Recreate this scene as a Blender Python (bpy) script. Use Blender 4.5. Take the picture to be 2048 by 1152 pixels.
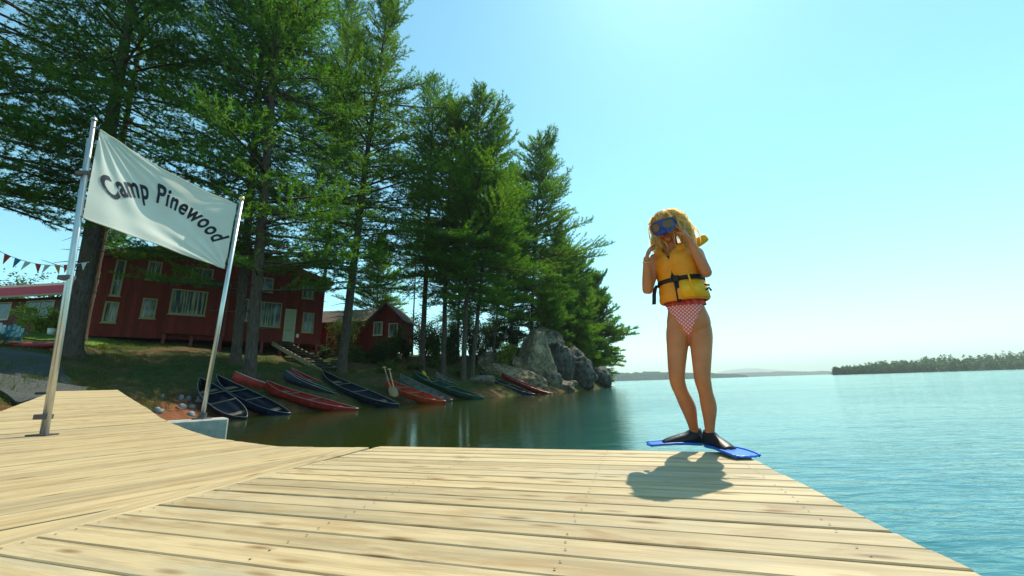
import bpy, bmesh, math, random
import numpy as np
from mathutils import Vector, Matrix, noise as mnoise

for _o in list(bpy.data.objects):
    bpy.data.objects.remove(_o)
scene = bpy.context.scene
COL = scene.collection
rad = math.radians
rng = np.random.default_rng(7)
random.seed(7)

# ------------------------------------------------------------------ camera
EYE = np.array([0.0, 0.0, 0.465])          # just above the dock boards
FOCAL = 791.0                              # in pixels of a 2048 wide picture
PITCH, ROLL = rad(13.64), rad(1.75)
_fw = np.array([0, math.cos(PITCH), math.sin(PITCH)])
_r0 = np.array([1.0, 0, 0]); _u0 = np.cross(_r0, _fw)
_rt = _r0 * math.cos(ROLL) - _u0 * math.sin(ROLL)
_up = _u0 * math.cos(ROLL) + _r0 * math.sin(ROLL)
cam_data = bpy.data.cameras.new('camera')
cam_data.sensor_width = 36.0
cam_data.lens = FOCAL / 2048 * 36.0
cam_data.clip_start = 0.02
cam_data.clip_end = 40000
cam = bpy.data.objects.new('camera', cam_data)
COL.objects.link(cam)
m4 = Matrix.Identity(4)
for i in range(3):
    m4[i][0], m4[i][1], m4[i][2], m4[i][3] = _rt[i], _up[i], -_fw[i], EYE[i]
cam.matrix_world = m4
scene.camera = cam

# ------------------------------------------------------------------ sky and sun
SUN_EL, SUN_AZ = rad(55.6), rad(31.0)      # ahead of the camera, to the right, high
world = bpy.data.worlds.new('World')
scene.world = world
world.use_nodes = True
wn, wl = world.node_tree.nodes, world.node_tree.links
wn.clear()
sky = wn.new('ShaderNodeTexSky')
sky.sky_type = 'NISHITA'
sky.sun_disc = False
sky.sun_elevation = SUN_EL
sky.sun_rotation = SUN_AZ
sky.altitude = 200
sky.air_density = 1.0
sky.dust_density = 0.22
sky.ozone_density = 1.0
tint = wn.new('ShaderNodeMix'); tint.data_type = 'RGBA'; tint.blend_type = 'MULTIPLY'
tint.inputs[0].default_value = 1.0
tint.inputs[7].default_value = (0.67, 1.08, 0.91, 1)     # the film's cyan cast
bg = wn.new('ShaderNodeBackground'); bg.inputs[1].default_value = 0.128
wo = wn.new('ShaderNodeOutputWorld')
wl.new(sky.outputs[0], tint.inputs[6]); wl.new(tint.outputs[2], bg.inputs[0]); wl.new(bg.outputs[0], wo.inputs[0])

sun_data = bpy.data.lights.new('sun', 'SUN')
sun_data.energy = 3.1
sun_data.angle = rad(0.53)
sun_data.color = (1.0, 0.93, 0.74)
sun = bpy.data.objects.new('sun', sun_data)
COL.objects.link(sun)
SUN_DIR = Vector((math.sin(SUN_AZ) * math.cos(SUN_EL), math.cos(SUN_AZ) * math.cos(SUN_EL), math.sin(SUN_EL)))
sun.rotation_euler = SUN_DIR.to_track_quat('Z', 'Y').to_euler()

vs = scene.view_settings
vs.view_transform = 'Standard'
vs.look = 'None'
vs.exposure = 0.98
vs.gamma = 1.0
vs.use_curve_mapping = False
scene.cycles.use_denoising = True
scene.cycles.max_bounces = 8
scene.cycles.transparent_max_bounces = 6
scene.cycles.sample_clamp_indirect = 6.0
scene.cycles.caustics_reflective = False
scene.cycles.caustics_refractive = False

# ------------------------------------------------------------------ sight lines: where a point of the place lies
def ray(px, py):
    return _fw + _rt * (px - 1024) / FOCAL + _up * (576 - py) / FOCAL
def on_level(px, py, z=0.0):
    d = ray(px, py); return EYE + d * ((z - EYE[2]) / d[2])
def at_depth(px, py, Y):
    d = ray(px, py); return EYE + d * (Y / d[1])

# ------------------------------------------------------------------ mesh helpers
def tag(o, label=None, cat=None, group=None, kind=None):
    if label: o['label'] = label
    if cat: o['category'] = cat
    if group: o['group'] = group
    if kind: o['kind'] = kind
    return o

def mesh_np(name, V, F, smooth=False):
    V = np.asarray(V, np.float32); F = np.asarray(F, np.int32)
    k = F.shape[1]
    me = bpy.data.meshes.new(name)
    me.vertices.add(len(V)); me.vertices.foreach_set('co', V.ravel())
    me.loops.add(F.size); me.loops.foreach_set('vertex_index', F.ravel())
    me.polygons.add(len(F)); me.polygons.foreach_set('loop_start', np.arange(0, F.size, k, dtype=np.int32))
    if smooth: me.polygons.foreach_set('use_smooth', np.ones(len(F), bool))
    me.update(calc_edges=True)
    return me

def mesh_py(name, V, F, smooth=False):
    me = bpy.data.meshes.new(name)
    me.from_pydata([tuple(map(float, v)) for v in V], [], [tuple(int(i) for i in f) for f in F])
    if smooth:
        for p in me.polygons: p.use_smooth = True
    me.update()
    return me

def link(name, me, mat=None, parent=None, loc=None, rot=None):
    o = bpy.data.objects.new(name, me)
    COL.objects.link(o)
    if mat is not None and me is not None and not me.materials: me.materials.append(mat)
    if parent is not None: o.parent = parent
    if loc is not None: o.location = [float(x) for x in loc]
    if rot is not None: o.rotation_euler = rot
    return o

def empty(name, loc=(0, 0, 0), rz=0.0):
    o = bpy.data.objects.new(name, None)
    o.empty_display_size = 0.2
    COL.objects.link(o)
    o.location = [float(x) for x in loc]; o.rotation_euler = (0, 0, rz)
    return o

class Geo:
    """collects vertices and faces of one part"""
    def __init__(s): s.V = []; s.F = []
    def add(s, V, F):
        b = len(s.V); s.V += [tuple(map(float, v)) for v in V]; s.F += [tuple(int(i) + b for i in f) for f in F]; return s
    def box(s, x0, x1, y0, y1, z0, z1):
        return s.add([(x0,y0,z0),(x1,y0,z0),(x1,y1,z0),(x0,y1,z0),(x0,y0,z1),(x1,y0,z1),(x1,y1,z1),(x0,y1,z1)],
                     [(0,3,2,1),(4,5,6,7),(0,1,5,4),(1,2,6,5),(2,3,7,6),(3,0,4,7)])
    def prism(s, poly, axis, a, b):
        """polygon (list of 2-tuples) extruded along an axis: 'y' -> (x,z) polygon, 'z' -> (x,y), 'x' -> (y,z)"""
        n = len(poly)
        def P(q, t): return {'y': (q[0], t, q[1]), 'z': (q[0], q[1], t), 'x': (t, q[0], q[1])}[axis]
        V = [P(q, a) for q in poly] + [P(q, b) for q in poly]
        F = [tuple(range(n))[::-1], tuple(range(n, 2 * n))] + [(i, (i + 1) % n, (i + 1) % n + n, i + n) for i in range(n)]
        return s.add(V, F)
    def tube(s, pts, radii, n=8, caps=True, flat=None, ref=None):
        V, F = tube_np(pts, radii, n, caps, flat, ref); return s.add(V, F)
    def bar(s, a, b, w, h):
        """rectangular bar from a to b, w across (horizontal), h high"""
        a = np.array(a, float); b = np.array(b, float); d = b - a; d /= np.linalg.norm(d)
        up = np.array([0, 0, 1.0]) if abs(d[2]) < .95 else np.array([0, 1.0, 0])
        r = np.cross(d, up); r /= np.linalg.norm(r); u = np.cross(r, d)
        V = [p + r * sx * w / 2 + u * sy * h / 2 for p in (a, b) for sx, sy in ((-1,-1),(1,-1),(1,1),(-1,1))]
        return s.add(V, [(0,1,2,3)[::-1], (4,5,6,7), (0,1,5,4), (1,2,6,5), (2,3,7,6), (3,0,4,7)])
    def build(s, name, mat, parent=None, smooth=False, bevel=0.0, loc=None, rot=None):
        me = mesh_py(name, s.V, s.F, False)
        bm = bmesh.new(); bm.from_mesh(me)
        bmesh.ops.recalc_face_normals(bm, faces=bm.faces)
        if bevel: bmesh.ops.bevel(bm, geom=bm.edges[:], offset=bevel, segments=1, affect='EDGES')
        if smooth:
            for f in bm.faces: f.smooth = True
        bm.to_mesh(me); bm.free()
        return link(name, me, mat, parent, loc, rot)

def tube_np(pts, radii, n=8, caps=True, flat=None, ref=None):
    """tube along pts; flat = (a, b) factors of the two section axes; ref = direction of the first axis"""
    P = np.asarray(pts, float); m = len(P)
    r = np.broadcast_to(np.asarray(radii, float), (m,))
    T = np.gradient(P, axis=0); T /= np.linalg.norm(T, axis=1)[:, None] + 1e-12
    ref0 = np.array(ref, float) if ref is not None else (np.array([0, 0, 1.0]) if abs(T[0][2]) < .9 else np.array([1.0, 0, 0]))
    fa, fb = flat if flat is not None else (1, 1)
    V = []; prev = ref0
    for i in range(m):
        u = (ref0 if ref is not None else prev) - T[i] * (T[i] @ (ref0 if ref is not None else prev)); u /= np.linalg.norm(u) + 1e-12
        w = np.cross(T[i], u); prev = u
        for k in range(n):
            a = 2 * math.pi * k / n
            V.append(P[i] + r[i] * (fa * math.cos(a) * u + fb * math.sin(a) * w))
    F = []
    for i in range(m - 1):
        for k in range(n):
            k2 = (k + 1) % n
            F.append((i * n + k, i * n + k2, (i + 1) * n + k2, (i + 1) * n + k))
    if caps:
        F.append(tuple(range(n))[::-1]); F.append(tuple((m - 1) * n + k for k in range(n)))
    return V, F

def spline(pts, n):
    """Catmull-Rom through rows of pts (any width), n samples"""
    P = np.asarray(pts, float); m = len(P)
    P = np.vstack([2 * P[0] - P[1], P, 2 * P[-1] - P[-2]])
    out = []
    for t in np.linspace(0, m - 1, n):
        i = min(int(t), m - 2); f = t - i; a, b, c, d = P[i], P[i + 1], P[i + 2], P[i + 3]
        out.append(.5 * (2 * b + (c - a) * f + (2 * a - 5 * b + 4 * c - d) * f * f + (3 * b - a - 3 * c + d) * f ** 3))
    return np.array(out)

def copy_tree(o, parent=None):
    c = o.copy(); COL.objects.link(c)
    if parent is not None: c.parent = parent
    for ch in o.children: copy_tree(ch, c)
    return c

# ------------------------------------------------------------------ materials
def new_mat(name):
    m = bpy.data.materials.new(name); m.use_nodes = True
    nt = m.node_tree; nt.nodes.clear()
    out = nt.nodes.new('ShaderNodeOutputMaterial')
    return m, nt, out
def N(nt, kind, **kw):
    n = nt.nodes.new(kind)
    for k, v in kw.items():
        if k.startswith('i'): n.inputs[int(k[1:])].default_value = v
        else: setattr(n, k, v)
    return n
def ramp(nt, fac, stops):
    r = nt.nodes.new('ShaderNodeValToRGB')
    el = r.color_ramp.elements
    while len(el) < len(stops): el.new(0.5)
    for e, (p, c) in zip(el, stops):
        e.position = p; e.color = (*c, 1) if len(c) == 3 else c
    nt.links.new(fac, r.inputs[0]); return r.outputs[0]
def mixc(nt, fac, a, b, mode='MIX'):
    n = nt.nodes.new('ShaderNodeMix'); n.data_type = 'RGBA'; n.blend_type = mode
    for sock, v in ((n.inputs[0], fac), (n.inputs[6], a), (n.inputs[7], b)):
        if hasattr(v, 'is_linked'): nt.links.new(v, sock)
        else: sock.default_value = v if not isinstance(v, tuple) else ((*v, 1) if len(v) == 3 else v)
    return n.outputs[2]
def coords(nt, scale=(1, 1, 1), kind='Object', rand=0.0):
    tc = nt.nodes.new('ShaderNodeTexCoord'); mp = nt.nodes.new('ShaderNodeMapping')
    nt.links.new(tc.outputs[kind], mp.inputs[0]); mp.inputs[3].default_value = scale
    if rand:
        oi = nt.nodes.new('ShaderNodeObjectInfo'); mu = N(nt, 'ShaderNodeMath', operation='MULTIPLY', i1=rand)
        nt.links.new(oi.outputs['Random'], mu.inputs[0])
        cx = nt.nodes.new('ShaderNodeCombineXYZ')
        for k in range(3): nt.links.new(mu.outputs[0], cx.inputs[k])
        nt.links.new(cx.outputs[0], mp.inputs[1])
    return mp.outputs[0]
def noise_tex(nt, vec, scale, detail=4, rough=.55, dist=0.0):
    n = nt.nodes.new('ShaderNodeTexNoise')
    n.inputs['Scale'].default_value = scale; n.inputs['Detail'].default_value = detail
    n.inputs['Roughness'].default_value = rough; n.inputs['Distortion'].default_value = dist
    if vec is not None: nt.links.new(vec, n.inputs['Vector'])
    return n.outputs[0]
def bsdf(nt, out, base, rough=.6, spec=.5, bump=None, bump_s=.3, bump_d=.01, **kw):
    b = nt.nodes.new('ShaderNodeBsdfPrincipled')
    if hasattr(base, 'is_linked'): nt.links.new(base, b.inputs['Base Color'])
    else: b.inputs['Base Color'].default_value = (*base, 1)
    if hasattr(rough, 'is_linked'): nt.links.new(rough, b.inputs['Roughness'])
    else: b.inputs['Roughness'].default_value = rough
    b.inputs['Specular IOR Level'].default_value = spec
    for k, v in kw.items(): b.inputs[k.replace('_', ' ')].default_value = v
    if bump is not None:
        bp = nt.nodes.new('ShaderNodeBump'); bp.inputs[0].default_value = bump_s; bp.inputs[1].default_value = bump_d
        nt.links.new(bump, bp.inputs['Height']); nt.links.new(bp.outputs[0], b.inputs['Normal'])
    nt.links.new(b.outputs[0], out.inputs[0]); return b
def simple(name, base, rough=.6, spec=.5, var=.25, scale=6.0, bump=.15, rand=3.0, **kw):
    """one colour with a mottled variation and a fine relief"""
    m, nt, out = new_mat(name)
    v = coords(nt, rand=rand)
    n = noise_tex(nt, v, scale, 5, .6)
    lo = tuple(c * (1 - var) for c in base); hi = tuple(min(1, c * (1 + var)) for c in base)
    colr = ramp(nt, n, [(.3, lo), (.7, hi)])
    n2 = noise_tex(nt, v, scale * 9, 3, .6)
    bsdf(nt, out, colr, rough, spec, n2, bump, .01, **kw)
    return m

M = {}
def make_materials():
    # weathered pale deck boards: grain runs along the board's own X
    def deck(name, pale, dark, stain, amount):
        m, nt, out = new_mat(name)
        v = coords(nt, (1.6, 22, 10), rand=37.0)
        g = noise_tex(nt, v, 1.0, 6, .65, .4)
        fine = noise_tex(nt, coords(nt, (6, 160, 40), rand=11.0), 1.0, 3, .6)
        c0 = ramp(nt, g, [(.30, tuple(x * .8 for x in dark)), (.40, dark), (.55, pale), (.8, tuple(min(1, x * 1.1) for x in pale))])
        blot = noise_tex(nt, coords(nt, (2.2, 6, 4), rand=53.0), 1.0, 4, .62, .8)
        bl = ramp(nt, blot, [(.56, (0, 0, 0)), (.70, (1, 1, 1))])
        c1 = mixc(nt, .75, c0, stain)
        f = N(nt, 'ShaderNodeMath', operation='MULTIPLY', i1=amount); nt.links.new(bl, f.inputs[0])
        c2 = mixc(nt, f.outputs[0], c0, c1)
        grey = noise_tex(nt, coords(nt, (1.1, 5, 4), rand=91.0), 1.3, 4, .6, .5)
        gr = ramp(nt, grey, [(.52, (0, 0, 0)), (.72, (1, 1, 1))])
        f2 = N(nt, 'ShaderNodeMath', operation='MULTIPLY', i1=amount * .75); nt.links.new(gr, f2.inputs[0])
        c3 = mixc(nt, f2.outputs[0], c2, (.36, .34, .27))
        c3 = mixc(nt, .35, c3, ramp(nt, fine, [(.3, tuple(x * .62 for x in pale)), (.65, pale)]))
        # knots
        vo = nt.nodes.new('ShaderNodeTexVoronoi'); vo.inputs['Scale'].default_value = 1.0; nt.links.new(coords(nt, (2.6, 11, 6), rand=71.0), vo.inputs['Vector'])
        kn = ramp(nt, vo.outputs['Distance'], [(.05, (.30, .20, .12)), (.11, (.62, .52, .42)), (.20, (1, 1, 1))])
        c3 = mixc(nt, .85, c3, kn, 'MULTIPLY')
        oi = nt.nodes.new('ShaderNodeObjectInfo')
        tone = ramp(nt, oi.outputs['Random'], [(0, (.74, .72, .67)), (.3, (.90, .88, .84)), (.6, (.96, .93, .86)), (1, (1.0, .99, .95))])
        c4 = mixc(nt, 1.0, c3, tone, 'MULTIPLY')
        bsdf(nt, out, c4, .62, .35, fine, .35, .004)
        return m
    M['deck'] = deck('weathered_deck_wood', (.60, .465, .28), (.40, .29, .155), (.36, .185, .06), 1.0)
    M['deck2'] = deck('weathered_walkway_wood', (.57, .43, .245), (.38, .265, .135), (.36, .175, .045), 1.0)
    M['joist'] = simple('dark_wet_timber', (.10, .07, .045), .8)
    M['rail_wood'] = simple('worn_timber', (.34, .25, .15), .75, scale=9)
    M['grey_wood'] = simple('shade_darkened_planks', (.042, .046, .042), .8, scale=7)  # base darkened to stand in for tree shade on the boardwalk
    # concrete
    M['concrete'] = simple('rough_concrete', (.40, .39, .34), .85, .3, .2, 8, .4)
    # metal pole
    m, nt, out = new_mat('galvanised_pole')
    n = noise_tex(nt, coords(nt, (8, 8, 1.5)), 2, 4)
    bsdf(nt, out, ramp(nt, n, [(.3, (.50, .52, .50)), (.7, (.68, .70, .67))]), .34, .5, Metallic=.75)
    M['pole'] = m
    M['brass'] = simple('gold_ball', (.75, .55, .2), .25, .5, .1, Metallic=.9)
    M['clamp'] = simple('dark_clamp', (.09, .07, .07), .5)
    # banner cloth
    m, nt, out = new_mat('banner_cloth')
    v = coords(nt, (1, 1, 1))
    n = noise_tex(nt, v, 2.2, 5, .6)
    cl = ramp(nt, n, [(.3, (.74, .76, .69)), (.75, (.84, .85, .78))])
    weave = noise_tex(nt, v, 120, 2)
    b = bsdf(nt, out, cl, .85, .2, weave, .15, .002)
    tr = N(nt, 'ShaderNodeBsdfTranslucent'); nt.links.new(cl, tr.inputs[0])
    mx = N(nt, 'ShaderNodeMixShader', i0=.38)
    nt.links.new(b.outputs[0], mx.inputs[1]); nt.links.new(tr.outputs[0], mx.inputs[2]); nt.links.new(mx.outputs[0], out.inputs[0])
    M['banner'] = m
    M['ink'] = simple('navy_paint', (.018, .022, .04), .7, .3, .2)
    # water
    m, nt, out = new_mat('lake_water')
    tc = coords(nt, (1, 1, 1), 'Object')
    mp1 = coords(nt, (.55, 1.5, 1)); w1 = noise_tex(nt, mp1, 1.1, 3, .5, .6)
    mp2 = coords(nt, (1.4, 4.2, 1)); w2 = noise_tex(nt, mp2, 1.9, 4, .55, .4)
    mp3 = coords(nt, (.05, .13, 1)); w3 = noise_tex(nt, mp3, 1.0, 3, .5, .3)
    a1 = N(nt, 'ShaderNodeMath', operation='MULTIPLY', i1=.9); nt.links.new(w1, a1.inputs[0])
    a2 = N(nt, 'ShaderNodeMath', operation='MULTIPLY_ADD', i1=.33); nt.links.new(w2, a2.inputs[0]); nt.links.new(a1.outputs[0], a2.inputs[2])
    # the sheltered cove by the bank lies calmer than the open lake
    sep = nt.nodes.new('ShaderNodeSeparateXYZ'); nt.links.new(coords(nt), sep.inputs[0])
    sh = N(nt, 'ShaderNodeMath', operation='MULTIPLY_ADD', i1=-.23); nt.links.new(sep.outputs[1], sh.inputs[0]); nt.links.new(sep.outputs[0], sh.inputs[2])
    calm = N(nt, 'ShaderNodeMapRange', i1=-3.5, i2=3.0, i3=.17, i4=1.0); nt.links.new(sh.outputs[0], calm.inputs[0])
    hgt = N(nt, 'ShaderNodeMath', operation='MULTIPLY'); nt.links.new(calm.outputs[0], hgt.inputs[1])
    gust = N(nt, 'ShaderNodeMapRange', i1=.36, i2=.64, i3=.5, i4=1.3); nt.links.new(w3, gust.inputs[0])      # wind patches
    gm = N(nt, 'ShaderNodeMath', operation='MULTIPLY'); nt.links.new(a2.outputs[0], gm.inputs[0]); nt.links.new(gust.outputs[0], gm.inputs[1])
    nt.links.new(gm.outputs[0], hgt.inputs[0])
    open_ = ramp(nt, w3, [(.3, (.018, .126, .142)), (.7, (.030, .155, .172))])
    shal_refl = ramp(nt, w3, [(.3, (.017, .027, .003)), (.7, (.024, .036, .005))])      # shallow brown bottom, with the trees' olive reflection painted into the colour
    deep = mixc(nt, N(nt, 'ShaderNodeMapRange', i1=-2.2, i2=1.6).outputs[0], shal_refl, open_)
    mr = deep.node.inputs[0].links[0].from_node; nt.links.new(sh.outputs[0], mr.inputs[0])
    bsdf(nt, out, deep, .11, .5, hgt.outputs[0], 1.0, .065, IOR=1.333)
    M['water'] = m
    # forest floor
    m, nt, out = new_mat('pine_bank_soil')
    v = coords(nt, (1, 1, 1))
    n1 = noise_tex(nt, v, .35, 5, .6); n2 = noise_tex(nt, v, 3.5, 6, .65); n3 = noise_tex(nt, v, 26, 4, .7)
    lit = ramp(nt, n2, [(.25, (.060, .036, .018)), (.55, (.135, .085, .040)), (.8, (.20, .135, .065))])
    gr = ramp(nt, n2, [(.3, (.026, .042, .010)), (.7, (.075, .110, .024))])
    c0 = mixc(nt, ramp(nt, n1, [(.40, (0, 0, 0)), (.58, (1, 1, 1))]), lit, gr)
    c1 = mixc(nt, .5, c0, ramp(nt, n3, [(.3, (.45, .42, .4)), (.7, (1.35, 1.3, 1.2))]), 'MULTIPLY')
    # red-brown clay where the bank meets the water
    se = nt.nodes.new('ShaderNodeSeparateXYZ'); nt.links.new(coords(nt), se.inputs[0])
    cl0 = N(nt, 'ShaderNodeMapRange', i1=.05, i2=.55, i3=1.0, i4=0.0); nt.links.new(se.outputs[2], cl0.inputs[0])
    cy_ = N(nt, 'ShaderNodeMapRange', i1=15.0, i2=19.0, i3=1.0, i4=0.12); nt.links.new(se.outputs[1], cy_.inputs[0])
    cl = N(nt, 'ShaderNodeMath', operation='MULTIPLY'); nt.links.new(cl0.outputs[0], cl.inputs[0]); nt.links.new(cy_.outputs[0], cl.inputs[1])
    c2 = mixc(nt, cl.outputs[0], c1, ramp(nt, n2, [(.3, (.13, .045, .018)), (.7, (.26, .10, .045))]))
    bsdf(nt, out, c2, .95, .15, n3, .9, .05)
    M['soil'] = m
    M['lawn'] = simple('mown_lawn', (.11, .19, .03), .9, .2, .4, 5, .8)
    M['path'] = simple('trodden_path_planks', (.20, .195, .165), .9, .2, .25, 3, .5)
    # red boards
    m, nt, out = new_mat('red_stained_boards')
    v = coords(nt, (6, 6, .8), rand=20.0)
    n = noise_tex(nt, v, 2.0, 5, .6)
    oi = nt.nodes.new('ShaderNodeObjectInfo')
    c0 = ramp(nt, n, [(.25, (.17, .016, .013)), (.75, (.28, .032, .022))])
    c1 = mixc(nt, 1.0, c0, ramp(nt, oi.outputs['Random'], [(0, (.75, .75, .78)), (1, (1.15, 1.1, 1.05))]), 'MULTIPLY')
    bsdf(nt, out, c1, .75, .3, n, .2, .01)
    M['red'] = m
    M['red_trim'] = simple('red_trim_paint', (.22, .035, .028), .6)
    M['brown_wall'] = simple('brown_red_boards', (.16, .045, .032), .8, scale=3)
    M['fascia'] = simple('bright_red_fascia', (.68, .03, .07), .5, .4, .12)
    M['trim'] = simple('cream_window_trim', (.42, .32, .16), .65, .4, .15, 10)
    M['trim_pale'] = simple('pale_trim', (.60, .52, .36), .65, .4, .12, 10)
    M['door'] = simple('pale_green_door', (.42, .44, .32), .5, .4, .12)
    M['door_yellow'] = simple('ochre_door', (.42, .30, .12), .6)
    M['shingle'] = simple('brown_grey_shingles', (.15, .12, .095), .9, .2, .3, 5, .6)
    M['soffit'] = simple('weathered_soffit', (.30, .235, .18), .85, .2, .2, 5)
    m, nt, out = new_mat('window_glass_over_curtain')
    n = noise_tex(nt, coords(nt, (7, 7, .35), rand=30.0), 1.5, 3)
    bsdf(nt, out, ramp(nt, n, [(.40, (.02, .03, .03)), (.52, (.10, .13, .11)), (.66, (.42, .42, .32))]), .08, .6)
    M['glass'] = m
    m, nt, out = new_mat('dark_window_glass')
    n = noise_tex(nt, coords(nt, (1, 1, 1), rand=30.0), 1.5, 3)
    bsdf(nt, out, ramp(nt, n, [(.35, (.02, .03, .03)), (.65, (.07, .10, .10))]), .06, .6)
    M['glass_dark'] = m
    # bark
    m, nt, out = new_mat('pine_bark')
    v = coords(nt, (9, 9, 1.6))
    n = noise_tex(nt, v, 1.6, 6, .7, .5)
    n2 = noise_tex(nt, coords(nt, (1, 1, 1)), .5, 3)
    c0 = ramp(nt, n, [(.3, (.035, .024, .018)), (.55, (.115, .085, .068)), (.8, (.20, .165, .14))])
    c1 = mixc(nt, ramp(nt, n2, [(.45, (0, 0, 0)), (.65, (1, 1, 1))]), c0, mixc(nt, .5, c0, (.12, .06, .03)))
    bsdf(nt, out, c1, .95, .1, n, 1.0, .05)
    M['bark'] = m
    # foliage: leaf faces let light through
    def leaf(name, lo, hi, trans=.45, scale=.8, rough=.55):
        m, nt, out = new_mat(name)
        v = coords(nt, rand=13.0)
        n = noise_tex(nt, v, scale, 3, .7)
        n2 = noise_tex(nt, v, scale * 9, 2, .6)
        c0 = ramp(nt, n, [(.3, lo), (.7, hi)])
        c1 = mixc(nt, .6, c0, ramp(nt, n2, [(.3, (.55, .6, .6)), (.7, (1.3, 1.25, 1.1))]), 'MULTIPLY')
        b = nt.nodes.new('ShaderNodeBsdfPrincipled'); nt.links.new(c1, b.inputs[0]); b.inputs['Roughness'].default_value = rough
        b.inputs['Specular IOR Level'].default_value = .25
        tr = nt.nodes.new('ShaderNodeBsdfTranslucent')
        ct = mixc(nt, 1.0, c1, (1.6, 1.8, .55), 'MULTIPLY'); nt.links.new(ct, tr.inputs[0])
        mx = N(nt, 'ShaderNodeMixShader', i0=trans)
        nt.links.new(b.outputs[0], mx.inputs[1]); nt.links.new(tr.outputs[0], mx.inputs[2]); nt.links.new(mx.outputs[0], out.inputs[0])
        return m
    M['needles'] = leaf('pine_needles', (.044, .108, .019), (.140, .230, .030), .58)
    M['needles2'] = leaf('blue_green_pine_needles', (.034, .104, .026), (.110, .210, .036), .58)
    M['leaves'] = leaf('shrub_leaves', (.030, .065, .012), (.090, .150, .028), .4, 1.2)
    M['leaves_lime'] = leaf('lime_leaves', (.16, .20, .02), (.32, .36, .045), .5, 1.5)
    M['leaves_dark'] = leaf('dark_shrub_leaves', (.014, .034, .010), (.045, .085, .020), .3, 1.2)
    M['grass'] = leaf('bank_grass', (.040, .060, .014), (.12, .15, .035), .4, 2.0)
    M['far_leaf'] = leaf('island_conifers', (.030, .085, .035), (.080, .145, .050), .3, .03)
    M['far_hill'] = simple('wooded_far_shore', (.035, .085, .075), .95, .1, .3, .02, 0)  # blue in the base colour stands in for part of the distance haze
    # rock
    def granite(name, a, b, c, streak, amount):
        m, nt, out = new_mat(name)
        v = coords(nt, (1, 1, 1), rand=17.0)
        n1 = noise_tex(nt, v, 1.3, 7, .68, .5); n2 = noise_tex(nt, v, 9, 6, .72); n3 = noise_tex(nt, v, 3.2, 6, .7, 1.2)
        st = noise_tex(nt, coords(nt, (3.5, 3.5, .5), rand=17.0), 1.0, 5, .65, .3)
        c0 = ramp(nt, n1, [(.30, a), (.5, b), (.70, c)])
        c1 = mixc(nt, ramp(nt, st, [(.50, (0, 0, 0)), (.62, (amount,)*3)]), c0, streak)
        c2 = mixc(nt, .65, c1, ramp(nt, n2, [(.3, (.45, .45, .46)), (.7, (1.4, 1.36, 1.3))]), 'MULTIPLY')
        crack = ramp(nt, n3, [(.46, (1, 1, 1)), (.495, (.30, .30, .30)), (.53, (1, 1, 1))])
        c3 = mixc(nt, .8, c2, crack, 'MULTIPLY')
        hh = mixc(nt, .5, n2, crack)
        bsdf(nt, out, c3, .88, .2, hh, 1.0, .12)
        return m
    M['rock'] = granite('shore_granite', (.12, .105, .085), (.28, .235, .17), (.43, .34, .23), (.085, .08, .075), .7)
    M['rock_tan'] = granite('tan_granite', (.20, .155, .095), (.36, .275, .165), (.48, .37, .23), (.15, .12, .09), .6)
    M['rock_dark'] = granite('dark_granite', (.06, .058, .055), (.13, .12, .105), (.24, .215, .18), (.045, .045, .048), .8)
    M['stone'] = simple('shore_stone', (.20, .21, .22), .75, .3, .45, 4, .5)
    M['stone_red'] = simple('rusty_shore_stone', (.22, .085, .04), .8, .3, .4, 5, .5)
    # canoes
    def hull(name, c, rough=.28):
        return simple(name, c, rough + .12, .4, .45, 4, .10)
    M['hull_red'] = hull('red_canoe_paint', (.34, .018, .012))
    M['hull_bright'] = hull('bright_red_canoe_paint', (.50, .050, .012))
    M['hull_maroon'] = hull('maroon_canoe_paint', (.20, .012, .012))
    M['hull_navy'] = hull('navy_canoe_paint', (.007, .010, .026))
    M['hull_blue'] = hull('blue_canoe_paint', (.007, .022, .075))
    M['hull_green'] = hull('green_canoe_paint', (.014, .065, .045))
    M['hull_grey'] = hull('grey_canoe_paint', (.16, .17, .15), .4)
    M['gunwale'] = simple('aluminium_gunwale', (.42, .40, .36), .32, .5, .1, Metallic=.7)
    M['canoe_in'] = simple('canoe_inside', (.16, .12, .08), .6)
    M['yellow_paddle'] = simple('yellow_paddle', (.62, .42, .02), .45)
    M['white_paint'] = simple('white_paint', (.75, .76, .72), .5, .4, .08)
    M['chair_blue'] = simple('blue_chair_paint', (.05, .19, .25), .5, .4, .15)
    M['kayak'] = simple('red_kayak_shell', (.33, .02, .03), .35, .5, .1)
    for k, c in dict(pen_red=(.55, .06, .05), pen_white=(.75, .74, .66), pen_orange=(.70, .28, .04), pen_blue=(.05, .22, .42)).items():
        M[k] = simple(k.replace('pen', 'pennant'), c, .8, .2, .1, Transmission_Weight=0.0)
    # the swimmer
    m, nt, out = new_mat('tanned_skin')
    v = coords(nt)
    n = noise_tex(nt, v, 9, 4); n2 = noise_tex(nt, v, 220, 2)
    b = bsdf(nt, out, ramp(nt, n, [(.3, (.50, .150, .052)), (.7, (.62, .205, .074))]), .42, .4, n2, .08, .002)
    b.inputs['Subsurface Weight'].default_value = .12
    b.inputs['Subsurface Radius'].default_value = (.02, .008, .004)
    M['skin'] = m
    M['lips'] = simple('lips', (.42, .10, .08), .4, .5, .1)
    m, nt, out = new_mat('blond_hair')
    n = noise_tex(nt, coords(nt, (60, 60, 14)), 1.0, 4, .6)
    c0 = ramp(nt, n, [(.3, (.86, .56, .20)), (.6, (1.0, .79, .40)), (.85, (1.0, .90, .60))])
    b = bsdf(nt, out, c0, .4, .5, n, .3, .003)
    tr = nt.nodes.new('ShaderNodeBsdfTranslucent'); nt.links.new(c0, tr.inputs[0])
    mx = N(nt, 'ShaderNodeMixShader', i0=.68)
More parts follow.
